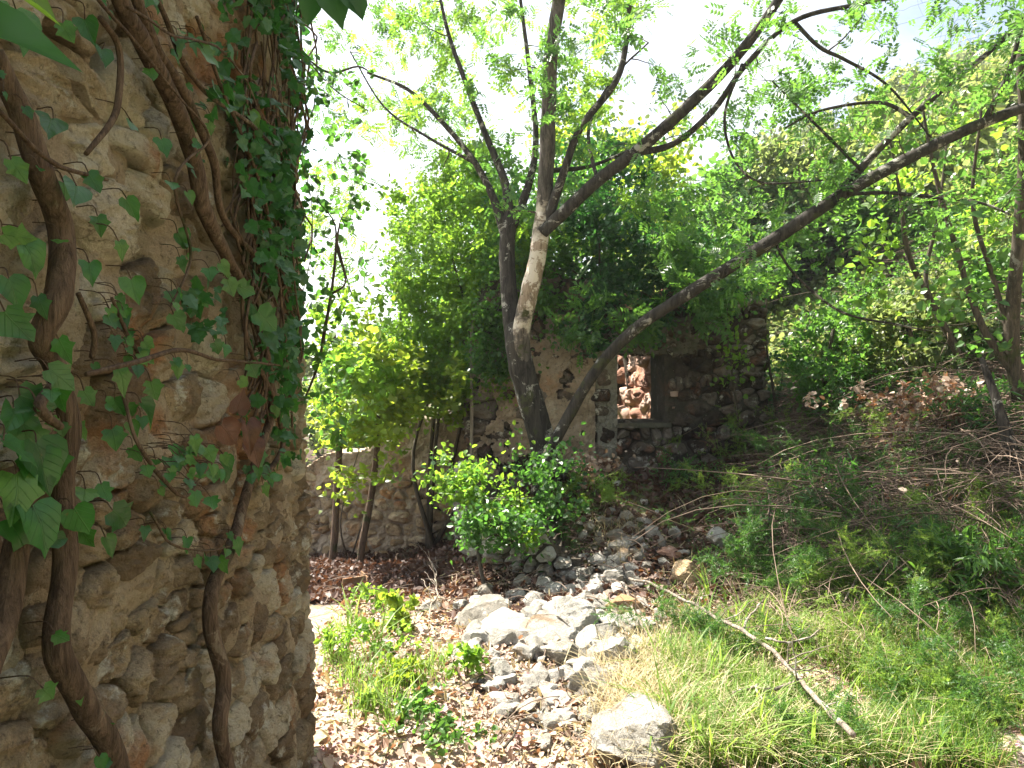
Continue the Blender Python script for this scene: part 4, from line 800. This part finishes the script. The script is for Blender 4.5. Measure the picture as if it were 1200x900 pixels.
# thin trees on the right slope
thin = [('multi-stemmed bare thin tree at the right edge with dark stems', [[(1195, 470, 4.9, .05), (1185, 400, 4.9, .05), (1192, 300, 4.8, .042), (1200, 180, 4.7, .035), (1195, 60, 4.6, .025)], [(1190, 440, 4.9, .03), (1150, 380, 4.95, .026), (1120, 290, 5.0, .02), (1095, 200, 5.0, .014), (1080, 120, 5, .008)], [(1190, 420, 4.9, .022), (1165, 330, 4.9, .018), (1140, 240, 4.9, .014), (1150, 130, 4.8, .008)]], (1060, 1240, 90, 420, 4.3, 5.8), 60),
        ('pair of slim grey stems rising from the brush on the right slope', [[(1125, 420, 6.0, .035), (1100, 370, 6.0, .03), (1065, 300, 6.0, .024), (1055, 230, 6.0, .016), (1040, 150, 6, .008)], [(1115, 400, 6.0, .025), (1085, 330, 6.1, .02), (1100, 250, 6.1, .015), (1110, 160, 6.1, .008)]], (980, 1200, 130, 380, 5.4, 7.2), 70),
        ('slender sapling beside the dry brush heap right of the cottage', [[(915, 520, 7.4, .014), (905, 450, 7.3, .014), (897, 390, 7.3, .012), (900, 330, 7.3, .008)]], (880, 925, 300, 420, 7.1, 7.6), 16),
        ('thin stem with a few leaves in front of the right end of the cottage wall', [[(868, 520, 6.9, .012), (862, 470, 6.85, .012), (856, 420, 6.8, .01), (852, 360, 6.8, .006)]], (838, 880, 350, 450, 6.6, 6.9), 16)]
for k, (lab, st, zb, n) in enumerate(thin):
    o = empty('thin_tree', P(*st[0][0][:3]), label=lab, cat='tree'); N, Rr = [], []
    for p in st: s, _ = limb(o, 'stem', p, M['bark_thin'], 9, .12, 5); N.append(s[4:, :3]); Rr.append(s[4:, 3])
    G = Grower(np.vstack(N), np.concatenate(Rr), 40 + k); G.fill(zone(n, *zb, r3, -.3), per=[9, 12, 7, 7][k], spread=.09, thick=.006, bend=.3)
    tag(G.buf.build('twigs', M['bark_thin'], o), kind='stuff'); tag(scatter('foliage', *G.leaves(), [.06, .07, .05, .055][k], 'broad', M[['tree_leaf', 'bright_leaf', 'bright_leaf', 'bright_leaf'][k]], o), kind='stuff')
# fallen trunk and fallen branches
fl = empty('fallen_log', gp(1150, 600), label='grey fallen log slanting out of the brush at the right edge', cat='log')
limb(fl, 'log', [(1095, 640, 4.55, .045), (1130, 612, 4.5, .055), (1165, 585, 4.45, .062), (1200, 555, 4.4, .065), (1260, 520, 4.3, .07)], M['dry_wood'], 16, .16); limb(fl, 'snag', [(1195, 562, 4.4, .05), (1180, 510, 4.45, .038), (1168, 470, 4.5, .03), (1150, 420, 4.6, .018)], M['bark'], 10, .16)
def ongr(pts, r0, r1, lift=.03):
    out = []
    for i, (px, py) in enumerate(pts):
        p = gp(px, py + lift * 130); p = p + np.array([0, 0, lift]); out.append([*p, r0 + (r1 - r0) * i / (len(pts) - 1)])
    return np.array(out)
def stick(label, groups, name='fallen_branch', mat='dry_wood'):
    o = empty(name, ongr(groups[0][0][:1] * 2, 1, 1)[0][:3], label=label, cat='branch')
    for i, (pts, a, b, l) in enumerate(groups):
        s = smoothpath(ongr(pts, a, b, l), 8); s[:, :3] += .035 * np.stack([fbm(s[:, :3] + k, 4, 4, .6) for k in (0, 20, 40)], 1); v, f, t = tube(s[:, :3], s[:, 3], 9, .15); mk('branch' if i == 0 else 'twig', v, [f, t], M[mat], o)
        if i == 0 and len(pts) > 4:
            for k in range(12):
                j = rng.integers(5, len(s) - 3); dr = unit(s[j + 2, :3] - s[j, :3]) + rng.normal(0, .6, 3) + [0, 0, .35]; L = rng.uniform(.08, .3); q = s[j, :3] + unit(dr) * np.linspace(0, L, 6)[:, None]; q += L * .12 * np.stack([fbm(q + z, 9, 2) for z in (0, 5, 9)], 1)
                v, f, t = tube(q, np.linspace(s[j, 3] * .45, .0012, 6), 6, .15); mk('twig', v, [f, t], M[mat], o)
    return o
stick('long pale dead branch lying across the sunlit grass from the rubble to the bottom edge', [([(738, 688), (775, 700), (815, 722), (858, 752), (900, 785), (935, 820), (965, 855), (1000, 900)], .008, .012, .2), ([(868, 758), (880, 735), (895, 722)], .006, .004, .2), ([(895, 770), (915, 778), (945, 768), (960, 755)], .007, .004, .2), ([(935, 815), (905, 830), (885, 826), (860, 832)], .009, .007, .14), ([(888, 824), (895, 845)], .006, .004, .15)])
stick('thin forked grey stick standing up from the rubble beside the long dead branch', [([(735, 690), (742, 725), (768, 758), (800, 790), (825, 822), (838, 880)], .008, .006, .06), ([(765, 755), (762, 790), (760, 815)], .005, .003, .05)])
stick('curved bleached twig lying in the grass near the bottom edge', [([(862, 845), (890, 870), (930, 885), (960, 895)], .007, .005, .05)])
stick('dark forked stick poking up in the dead leaves at the bottom centre', [([(595, 900), (608, 880), (618, 860)], .006, .005, .10), ([(606, 882), (600, 862), (597, 850)], .004, .003, .10)], mat='bark_thin')
stick('pale arching stem lying over the dark grass on the right slope', [([(990, 720), (1010, 690), (1050, 665), (1098, 645)], .006, .003, .14)])
stick('long bleached stalk slanting down the grass at the right edge', [([(1085, 678), (1110, 710), (1150, 740), (1200, 765)], .005, .004, .1)])
stick('straw-coloured stalk across the lower right grass', [([(1060, 775), (1110, 800), (1160, 820), (1200, 828)], .006, .005, .1)])
stick('purplish bare sprig rising from the leaf litter in front of the low wall', [([(505, 735), (508, 712), (512, 690), (510, 668), (500, 656)], .006, .004, .1), ([(511, 700), (500, 690), (494, 680)], .003, .002, .1), ([(512, 685), (500, 680)], .003, .002, .1)])
# boards of the small rusty box lying at the foot of the tall wall
bx = empty('broken_crate', gp(415, 690), label='small brown broken crate half buried at the foot of the low wall', cat='crate')
for k, (dx, dy, dz, w, d, h, rz) in enumerate([(0, 0, .05, .20, .012, .10, .5), (.07, .09, .05, .012, .2, .10, .5), (-.02, .06, .015, .19, .16, .010, .5)]):
    v = np.array([(x, y, z) for x in (-.5, .5) for y in (-.5, .5) for z in (-.5, .5)]) * [w, d, h]; c, s_ = math.cos(rz), math.sin(rz); v = np.stack([v[:, 0] * c - v[:, 1] * s_, v[:, 0] * s_ + v[:, 1] * c, v[:, 2]], 1)
    mk('board', v + np.array(bx.location) + [dx, dy, dz], [np.array([(0, 1, 3, 2), (4, 6, 7, 5), (0, 4, 5, 1), (2, 3, 7, 6), (0, 2, 6, 4), (1, 5, 7, 3)])], M['rust_board'], bx, smooth=False)

# ================================================================== ground cover (stuff)
def pix(n, x0, x1, y0, y1, keep=None, sc=1.5, r=None):
    r = r or rng; out = []
    for k in range(n):
        p = gp(r.uniform(x0, x1), r.uniform(y0, y1))
        if p is not None: out.append(p)
    out = np.array(out); out = out[~((out[:, 0] < LX) & (out[:, 1] < 2.9))]
    if keep is not None: out = out[fbm(out, sc, 3) > keep]
    return out
def area(n, x0, x1, y0, y1, keep=None, sc=1.5):
    x, y = rng.uniform(x0, x1, n), rng.uniform(y0, y1, n); m = ~((x < LX + .03) & (y < 2.95)) & ~((x > -.4) & (x < 2.8) & (y > 7.1)); x, y = x[m], y[m]; p = np.stack([x, y, g(x, y)], 1)
    return p if keep is None else p[fbm(p, sc, 3) > keep]
def rnd(n, z=.3): d = rng.normal(0, 1, (n, 3)); d[:, 2] *= z; return unit(d)
p = np.vstack([area(15000, -1.2, 1.6, 1.9, 5.2), area(8000, 1.2, 4.5, 1.8, 5), area(7000, -.9, .6, 2.0, 4.8, .1, 2.2)]); p[:, 2] += rng.uniform(.0, .04, len(p))
tag(scatter('leaf_litter', p, rnd(len(p), .35), rng.choice([.014, .022, .04], len(p), p=[.4, .4, .2]), 'broad', M['dead_leaf'], upn=1.1, vary=.5, jit=.3), label='pale brown dead leaves covering the sunlit ground', cat='leaf litter', kind='stuff')
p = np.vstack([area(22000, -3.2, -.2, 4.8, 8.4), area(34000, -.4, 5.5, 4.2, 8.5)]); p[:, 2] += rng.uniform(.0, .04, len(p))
tag(scatter('shaded_leaf_litter', p, rnd(len(p), .6), .040, 'broad', M['shaded_litter'], upn=.7, vary=.7), label='dark reddish leaf litter in the hollow and on the terrace, shade put into its colour', cat='leaf litter', kind='stuff')
def blades(name, pts, h, mat, w=.004, lean=.6, vary=.5):
    n = len(pts); a = rng.uniform(0, 2 * math.pi, n); H = h * (1 + rng.uniform(-vary, vary, n)); le = lean * rng.uniform(.2, 1.3, n) * H
    d = np.stack([np.cos(a), np.sin(a), np.zeros(n)], 1); s = np.stack([-d[:, 1], d[:, 0], d[:, 2]], 1); up = np.array([0, 0, 1.])
    V = []
    for t, ww in ((0, 1), (.35, .9), (.7, .6), (1, 0)):
        c = pts + up * (H * (t - .25 * t * t * (le / H)))[:, None] + d * (le * t * t)[:, None]
        if ww: V += [c - s * w * ww, c + s * w * ww]
        else: V.append(c)
    V = np.stack(V, 1); o = (np.arange(n) * 7)[:, None]
    return mk(name, V, [np.vstack([np.array([0, 1, 3, 2]) + o, np.array([2, 3, 5, 4]) + o]), np.array([4, 5, 6]) + o], mat, smooth=False)
def tufts(c, n, sp): return (c[:, None] + rng.normal(0, sp, (len(c), n, 3)) * [1, 1, .05]).reshape(-1, 3)
gc = np.vstack([pix(900, 775, 1210, 745, 905, -.15), pix(60, 380, 540, 720, 860, .1), pix(260, 860, 1210, 700, 800, .05)])
tag(blades('grass', tufts(gc, 24, .05), .13, M['grass_leaf'], .0028, .8), label='bright green grass growing in tufts over the sunlit lower right ground', cat='grass', kind='stuff')
gc = np.vstack([pix(520, 740, 1210, 740, 905, -.1), pix(160, 560, 800, 780, 905, .1), pix(260, 700, 1200, 600, 740, .05)])
tag(blades('dry_grass', tufts(gc, 18, .06), .16, M['straw'], .0022, 1.2), label='straw-coloured dry grass mixed through the green grass and rubble', cat='grass', kind='stuff')
gc = np.vstack([pix(330, 830, 1210, 590, 720, .05), pix(120, 860, 1100, 480, 600, .08)])
tag(blades('shaded_grass', tufts(gc, 18, .08), .17, M['fern_leaf'], .0035, .9), label='long dark green grass on the shaded right slope', cat='grass', kind='stuff')
gc = np.vstack([pix(120, 775, 1210, 700, 905, -.1), pix(60, 830, 1210, 560, 720, .0), pix(5, 380, 560, 720, 880)])
tag(blades('coarse_grass', tufts(gc, 14, .03), .22, M['grass_leaf'], .006, 1.1), label='coarse broad-bladed grass tussocks standing above the finer grass', cat='grass', kind='stuff')
p = np.vstack([area(5000, -1.0, 4, 2.2, 5.2), pix(900, 520, 820, 620, 900)]); p[:, 2] += rng.uniform(.0, .03, len(p))
tag(scatter('straw_litter', p, rnd(len(p), .3), .05, 'narrow', M['straw'], upn=.8, vary=.7), label='pale straw and leaf fragments strewn over the sunlit rubble and ground', cat='litter', kind='stuff')
# feathery wild asparagus bushes
def fern(px, py, w, h, lab, grp=None, seed=0, n=26, per=16, mat='fern_leaf', d=None):
    b = gp(px, py) if d is None else P(px, py, d); s = b[1] / F; r = np.random.default_rng(seed)
    t = b + np.stack([r.normal(0, w * s * .42, n), r.normal(0, w * s * .35, n), np.abs(r.normal(.5, .32, n)) * h * s + .03], 1)
    plant('asparagus_bush', 'bush', lab, b, t, .075, 'feather', mat, grp, 4, .003, per, .05, seed + 60, .004, 'straw', .7, .3)
fs = [(1060, 560, 90, 70, 'dark feathery bush in the middle of the twig tangle'), (1120, 600, 100, 60, 'feathery bush just left of the fallen log'), (1010, 560, 90, 60, 'dark feathery bush below the dry brush heap'), (1160, 620, 80, 60, 'feathery bush under the fallen log'), (1000, 680, 110, 60, 'dark feathery bush in the middle of the shaded slope'), (1110, 480, 90, 60, 'feathery bush among the thin tree feet'), (905, 540, 110, 60, 'feathery green bush at the right foot of the cottage wall'), (930, 700, 90, 60, 'feathery green bush in front of the dark grass tussock'), (1050, 590, 130, 70, 'wide feathery bush in shade on the right slope below the brush'), (1050, 700, 140, 60, 'feathery bush lit at the shade edge right of the fallen branch'),
      (1130, 760, 130, 60, 'feathery bush at the lower right in half shade'), (1160, 850, 150, 80, 'sunlit feathery bush in the bottom right corner'), (1000, 780, 120, 50, 'sunlit feathery bush beside the end of the fallen branch'), (870, 690, 60, 90, 'tall light green feathery sprig beside the blue-grey rock'), (820, 760, 90, 40, 'low feathery bush between the boulder and the fallen branch'),
      (850, 600, 80, 50, 'dark feathery bush on the terrace before the wall'), (970, 640, 110, 60, 'dark feathery bush under the brush heap'), (1190, 680, 110, 80, 'dark feathery bush at the right edge under the log'), (1080, 830, 130, 60, 'sunlit feathery bush above the bottom edge'), (1180, 460, 90, 60, 'feathery bush behind the fallen log'), (960, 880, 100, 40, 'low sunlit feathery tuft at the bottom edge beside the branch end'),
      (700, 600, 50, 40, 'small feathery plant beside the glossy bush'), (940, 580, 90, 60, 'feathery bush between the wall end and the brush heap')]
for k, (px, py, w, h, lab) in enumerate(fs): fern(px, py, w, h, lab, seed=k, n=int((8 + w * h / 380) * rng.uniform(.6, 1.3)), per=22, mat='fern_leaf' if k % 3 else 'grass_leaf')
for k, (px, py, w, h, tpl, mat, lab) in enumerate([(440, 760, 70, 40, 'broad', 'bright_leaf', 'light green seedling clump between the tall wall and the rubble'), (400, 770, 50, 40, 'narrow', 'bright_leaf', 'narrow-leaved plant against the foot of the tall wall'), (465, 735, 40, 45, 'heart', 'yellow_leaf', 'yellow-green seedling with lobed leaves in the dead leaves'), (548, 790, 36, 36, 'broad', 'bright_leaf', 'small sprig at the left end of the slanting slabs'),
        (480, 840, 60, 28, 'broad', 'tree_leaf', 'low green weed patch in the leaf litter near the bottom'), (520, 870, 70, 24, 'broad', 'tree_leaf', 'low weeds at the bottom edge left of the dark stick'), (435, 710, 40, 26, 'broad', 'bright_leaf', 'tiny sprig beside the broken crate'), (470, 800, 40, 30, 'broad', 'yellow_leaf', 'small yellowish weed in the middle of the leaf litter')]):
    b = gp(px, py + 6); s = b[1] / F; n = 22; r = np.random.default_rng(k + 9); t = b + np.stack([r.normal(0, w * s * .35, n), r.normal(0, w * s * .3, n), r.uniform(.1, 1, n) * h * s], 1)
    plant('weed_plant', 'plant', lab, b, t, [.035, .045, .045, .03, .03, .03, .03, .035][k], tpl, mat, None, 3, .003, 10, .02, k + 90, .003, 'bark_thin')
for k, (px, py, w, h, tpl, mat, sz, lab) in enumerate([(1010, 500, 90, 90, 'narrow', 'shrub_leaf', .06, 'narrow-leaved dark bush beside the dry brush heap'), (1090, 520, 110, 90, 'broad', 'ivy_dark', .05, 'dark broad-leaved bush tangled in twigs on the right slope'), (1170, 520, 100, 90, 'narrow', 'shrub_leaf', .07, 'narrow-leaved bush above the fallen log'),
        (1060, 450, 90, 70, 'broad', 'tree_leaf', .045, 'low bush at the foot of the pair of slim stems'), (1140, 440, 110, 100, 'broad', 'olive_leaf', .05, 'grey-green bush under the thin trees at the right'), (980, 590, 100, 60, 'narrow', 'shrub_leaf', .06, 'dark narrow-leaved bush in the middle of the shaded slope'), (1130, 680, 120, 70, 'narrow', 'fern_leaf', .07, 'dark bush below the log at the shade edge'),
        (890, 620, 70, 50, 'narrow', 'shrub_leaf', .05, 'low dark plant right of the blue-grey rock'), (900, 470, 60, 70, 'broad', 'ivy_dark', .045, 'dark bush against the right end of the cottage wall'), (960, 430, 60, 50, 'broad', 'shrub_leaf', .05, 'small bush on the path behind the pale boulder'), (800, 560, 60, 30, 'narrow', 'shrub_leaf', .05, 'low dark plant at the foot of the window wall'), (690, 560, 50, 30, 'broad', 'ivy_dark', .04, 'small dark plant between the trunk and the window wall')]):
    b = gp(px, py + h * .3); s = b[1] / F; n = int(30 + w * h / 90); r = np.random.default_rng(k + 300); t = b + np.stack([r.normal(0, w * s * .38, n), r.normal(0, w * s * .35, n), r.uniform(.0, 1, n) * h * s * 1.1], 1)
    plant('bush', 'bush', lab, b, t, sz, tpl, mat, None, 6, .008, 13, .05, k + 400, .006, 'bark_thin', mix=(['dead_leaf', 1.5, .16] if tpl == 'broad' and k % 2 else None))
# dry brushwood
def brush(name, label, zones, n, L, r0, seed):
    r = np.random.default_rng(seed); b = Buf()
    for k in range(n):
        z = zones[k % len(zones)]; p = gp(r.uniform(z[0], z[1]), r.uniform(z[2], z[3]))
        if p is None: continue
        a = r.uniform(0, 6.28); l = L * r.uniform(.4, 1.4); u = np.linspace(0, 1, 6)[:, None]; d = np.array([math.cos(a), math.sin(a), r.uniform(-.1, .35)])
        q = p + np.array([0, 0, r.uniform(0, z[4])]) + d * u * l + r.normal(0, .25, 3) * l * (u * (1 - u)) + np.array([0, 0, -1]) * u ** 2 * l * .3
        q[:, 2] = np.maximum(q[:, 2], g(q[:, 0], q[:, 1]) + .01); b.add(*tube(q, np.linspace(r0, r0 * .4, 6) * r.uniform(.5, 1.5), 4, 0, False))
    return tag(b.build(name, M['twig_dry']), label=label, cat='brushwood', kind='stuff')
brush('brushwood', 'heap of pale dry brushwood on the path right of the cottage', [(930, 1050, 430, 540, .3), (960, 1040, 410, 500, .3), (940, 1030, 450, 600, .2)], 2600, .5, .0032, 1)
brush('dry_twigs', 'tangle of bare twigs covering the right slope under the thin trees', [(1040, 1220, 360, 600, .5), (880, 1220, 560, 740, .15), (1040, 1220, 300, 480, 1.0), (900, 1220, 480, 640, .4), (940, 1220, 400, 560, .5)], 9000, .55, .0028, 2)
brush('bramble_stems', 'long arching bare bramble stems over the right slope', [(900, 1220, 430, 700, .5), (1000, 1230, 330, 560, .8)], 230, 1.1, .004, 7)
brush('dead_stems', 'thin dry stems over the rubble and under the glossy bush', [(600, 740, 600, 720, .1), (520, 800, 720, 880, .04), (380, 600, 640, 720, .1)], 420, .35, .003, 3)
tp = np.vstack([pix(2600, 1000, 1210, 340, 620), pix(900, 880, 1050, 420, 640)]); tp[:, 2] += rng.uniform(0, .5, len(tp)) ** 2
tag(scatter('withered_leaves', tp, rnd(len(tp)), .05, 'broad', M['dead_leaf']), label='withered leaves caught in the brush on the right slope', cat='dead leaves', kind='stuff')

# ================================================================== beyond: bushes and trees on the slope and in the valley
def far_tree(seed, mat, h=2.4, w=1.5, n=110, per=32, leaf=.09, tpl='broad'):
    r = np.random.default_rng(seed); root = empty('hillside_tree', (0, 0, 0)); root['category'] = 'tree'
    s = smoothpath([(0, 0, -.2), (r.normal(0, .1), r.normal(0, .1), h * .3), (r.normal(0, .2), r.normal(0, .2), h * .75)], 5); v, f, t = tube(s, np.linspace(.07, .03, len(s)) * h / 2.4, 7, .1); mk('trunk', v, [f, t], M['bark_thin'], root)
    T = unit(r.normal(0, 1, (n, 3))) * (r.uniform(.25, 1, n) ** .5)[:, None] * [w * .5, w * .5, h * .42] + [0, 0, h * .56]; T = T[fbm(T + seed, 1.6, 2) > -.22]
    G = Grower(s[3:], np.linspace(.05, .03, len(s) - 3), seed); G.fill(T, per=per, spread=.16, thick=.012); tag(G.buf.build('branches', M['bark_thin'], root), kind='stuff')
    tag(scatter('crown', *G.leaves(), leaf, tpl, M[mat], root, r=r), kind='stuff'); return root
def dup(root, loc, rz, sc):
    o = root.copy(); scene.collection.objects.link(o); o.location = loc; o.rotation_euler = (0, 0, rz); o.scale = sc
    for ch in list(root.children): c = ch.copy(); scene.collection.objects.link(c); c.parent = o
    return o
prot = [far_tree(1, 'hill_leaf'), far_tree(2, 'tree_leaf', 2.2, 1.9), far_tree(3, 'hill_leaf', 1.6, 2.0), far_tree(4, 'olive_leaf', 2.2, 2.2, tpl='narrow', leaf=.1), far_tree(5, 'tree_leaf', 2.8, 1.7)]
used = set()
def put(k, loc, sc, label, group=None, rz=None):
    sc = (sc * rng.uniform(.9, 1.15), sc * rng.uniform(.9, 1.15), sc * rng.uniform(.85, 1.15)); rz = rng.uniform(0, 6.28) if rz is None else rz
    if k in used: o = dup(prot[k], loc, rz, sc)
    else: used.add(k); o = prot[k]; o.location = loc; o.rotation_euler = (0, 0, rz); o.scale = sc
    o['label'] = label
    if group: o['group'] = group
    elif 'group' in o: del o['group']
def gz(x, y): return (float(x), float(y), float(g(np.array([x]), np.array([y]))[0]) - .05)
def at(px, d): return gz((px - 600) / F * d, d)
put(4, at(436, 17), 1.35, 'distant rounded tree beyond the low wall against the bright sky')
put(3, at(418, 13), .85, 'grey-green olive bush beyond the low wall, left of the tall leafy shrub')
put(1, at(470, 12), 1.0, 'light green bush behind the low wall beside the olive bush')
put(2, at(385, 15), 1.2, 'pale bush behind the far edge of the tall wall')
put(0, at(350, 20), 1.6, 'far pale tree peeping past the edge of the tall wall')
for k, (px, d, s, kd, lab) in enumerate([(935, 12.5, 1.0, 1, 'bright green bush where the path leaves beside the cottage'), (985, 12, 1.1, 2, 'pale bush just above the dry brush heap'), (1040, 10.5, 1.1, 1, 'bright sunlit bush behind the pair of slim stems'), (1100, 10, 1.1, 0, 'green bush behind the thin trees on the slope'), (1175, 9, 1.2, 2, 'rounded bush behind the dark stems at the right edge'),
        (890, 12.5, 1.2, 4, 'leafy tree directly behind the right end of the cottage'), (830, 14, 1.6, 1, 'tall bright tree rising behind the window wall'), (960, 16, 1.3, 3, 'grey-green tree behind the path clearing'), (1040, 15, 1.3, 0, 'tree on the slope above the sunlit bush'), (560, 15, 1.7, 4, 'tree behind the cottage left of the forked trunk'), (760, 17, 1.6, 0, 'pale tree behind the cottage top')]): put(kd, at(px, d), s, lab)
for k in range(26):
    px, d = rng.uniform(960, 1210), rng.uniform(6.2, 9.5); put([1, 0, 2, 4][k % 4], at(px, d), rng.uniform(.4, .65), 'one of the low sunlit bushes crowding the right slope behind the thin trees', 'bushes on the right slope')
for k in range(190):
    d = 12 + 75 * rng.random() ** 1.3; x = rng.uniform(.18, 1.0) * d
    put([0, 0, 2, 3, 1, 0][k % 6], gz(x, d), rng.uniform(.8, 1.25) * (1.0 if d < 25 else 1.7 if d < 50 else 3.0), 'one of the sunlit bushy trees covering the hillside beyond the path', 'trees on the hillside')
for k in range(50):
    d = 22 + 80 * rng.random(); x = -rng.uniform(.0, .9) * d
    put([0, 3, 2][k % 3], gz(x, d), rng.uniform(1.0, 1.6), 'one of the far trees in the valley beyond the low wall', 'trees in the valley')
for k in range(len(prot)):
    if k not in used: bpy.data.objects.remove(prot[k])
p = area(60000, 2.5, 22, 8.5, 26); p[:, 2] += rng.uniform(0, .25, len(p))
tag(scatter('undergrowth', p, rnd(len(p), 1), .10, 'broad', M['hill_leaf']), label='low sunlit scrub covering the slope behind the path', cat='undergrowth', kind='stuff')

# ------------------------------------------------------------------ labels that single out look-alike rocks and bushes
marks = {'large white limestone boulder': 'bottom-edge boulder', 'pitted pale boulder': 'pitted boulder', 'long grooved grey slab': 'grooved slab', 'pale wedge-shaped slab': 'wedge-shaped slab', 'elongated cream rock': 'elongated cream rock', 'smooth white oval rock': 'white oval rock',
         'tan flat rock': 'flat tan rock', 'pinkish grey rounded rock': 'pinkish rounded rock', 'blue-grey rock alone': 'lone blue-grey rock', 'flat reddish stone': 'flat reddish stone', 'angular grey rock': 'upright angular rock', 'rough pitted grey boulder': 'rough centre boulder', 'white blocky boulder': 'white blocky boulder',
         'white stone beside the foot': 'tree trunk foot', 'grey stone at the foot of the wall': 'stone under the window', 'bright sunlit bush behind the pair': 'pair of slim stems', 'green bush behind the thin trees': 'thin trees', 'rounded bush behind the dark stems': 'dark right-edge stems', 'pale bush just above': 'dry brush heap', 'bright green bush where': 'path gap beside the cottage'}
L = [(m, o) for o in scene.objects if 'label' in o for k_, m in marks.items() if o['label'].startswith(k_)]
def relab(grp, noun, bush=False):
    byl = {}
    for o in [o for o in scene.objects if o.get('group') == grp]:
        x, y = o.location.x, o.location.y; c = [(math.hypot(m.location.x - x, m.location.y - y), w, m) for w, m in L if (m['category'] == 'rock') != bush]; _, w, m = min(c, key=lambda a: a[0])
        dx, dy = x / y - m.location.x / m.location.y, (y - m.location.y) / y; side = ('right of' if dx > 0 else 'left of') if abs(dx) > abs(dy) * .8 else ('behind' if dy > 0 else 'in front of')
        sz = '' if bush else ('larger ' if o.scale[0] > .075 else 'small ' if o.scale[0] < .045 else 'middling '); byl.setdefault(sz + noun % (side, w), []).append(o)
    for l, os_ in byl.items():
        os_.sort(key=lambda o: o.location.y); n = len(os_)
        for i, o in enumerate(os_): o['label'] = l if n == 1 else l + ([', nearer one', ', farther one'][i] if n == 2 else [', nearest of three', ', middle of three', ', farthest of three'][i] if n == 3 else ', %snearest one' % (['', 'second ', 'third ', 'fourth ', 'fifth ', 'sixth ', 'seventh ', 'eighth '] + ['further than eighth '] * 99)[i])
relab('sunlit rubble rocks', 'pale rubble rock in sun %s the %s'); relab('shaded rubble rocks', 'blue-grey shaded rubble rock %s the %s'); 0
relab('stones on the terrace', 'pale stone on dark terrace %s the %s'); relab('bushes on the right slope', 'low sunlit slope bush %s the %s', True)
# ------------------------------------------------------------------ the hazy air
HAZE = 0.0015
if HAZE:
    m = bpy.data.materials.new('haze'); m.use_nodes = True; t = m.node_tree; t.nodes.remove(t.nodes['Principled BSDF'])
    pv = t.nodes.new('ShaderNodeVolumePrincipled'); pv.inputs['Color'].default_value = (.9, .94, 1, 1); pv.inputs['Density'].default_value = HAZE; pv.inputs['Anisotropy'].default_value = .55
    t.links.new(pv.outputs[0], t.nodes['Material Output'].inputs['Volume'])
    b = [min(xs) - 5, max(xs) + 5, min(ys) - 5, max(ys) + 5, float(Z.min()) - 1, max(float(Z.max()), 12) + 10]
    v = [(x, y, z) for x in b[:2] for y in b[2:4] for z in b[4:]]
    tag(mk('haze', v, [np.array([(0, 1, 3, 2), (4, 6, 7, 5), (0, 4, 5, 1), (2, 3, 7, 6), (0, 2, 6, 4), (1, 5, 7, 3)])], m, smooth=False), kind='stuff')
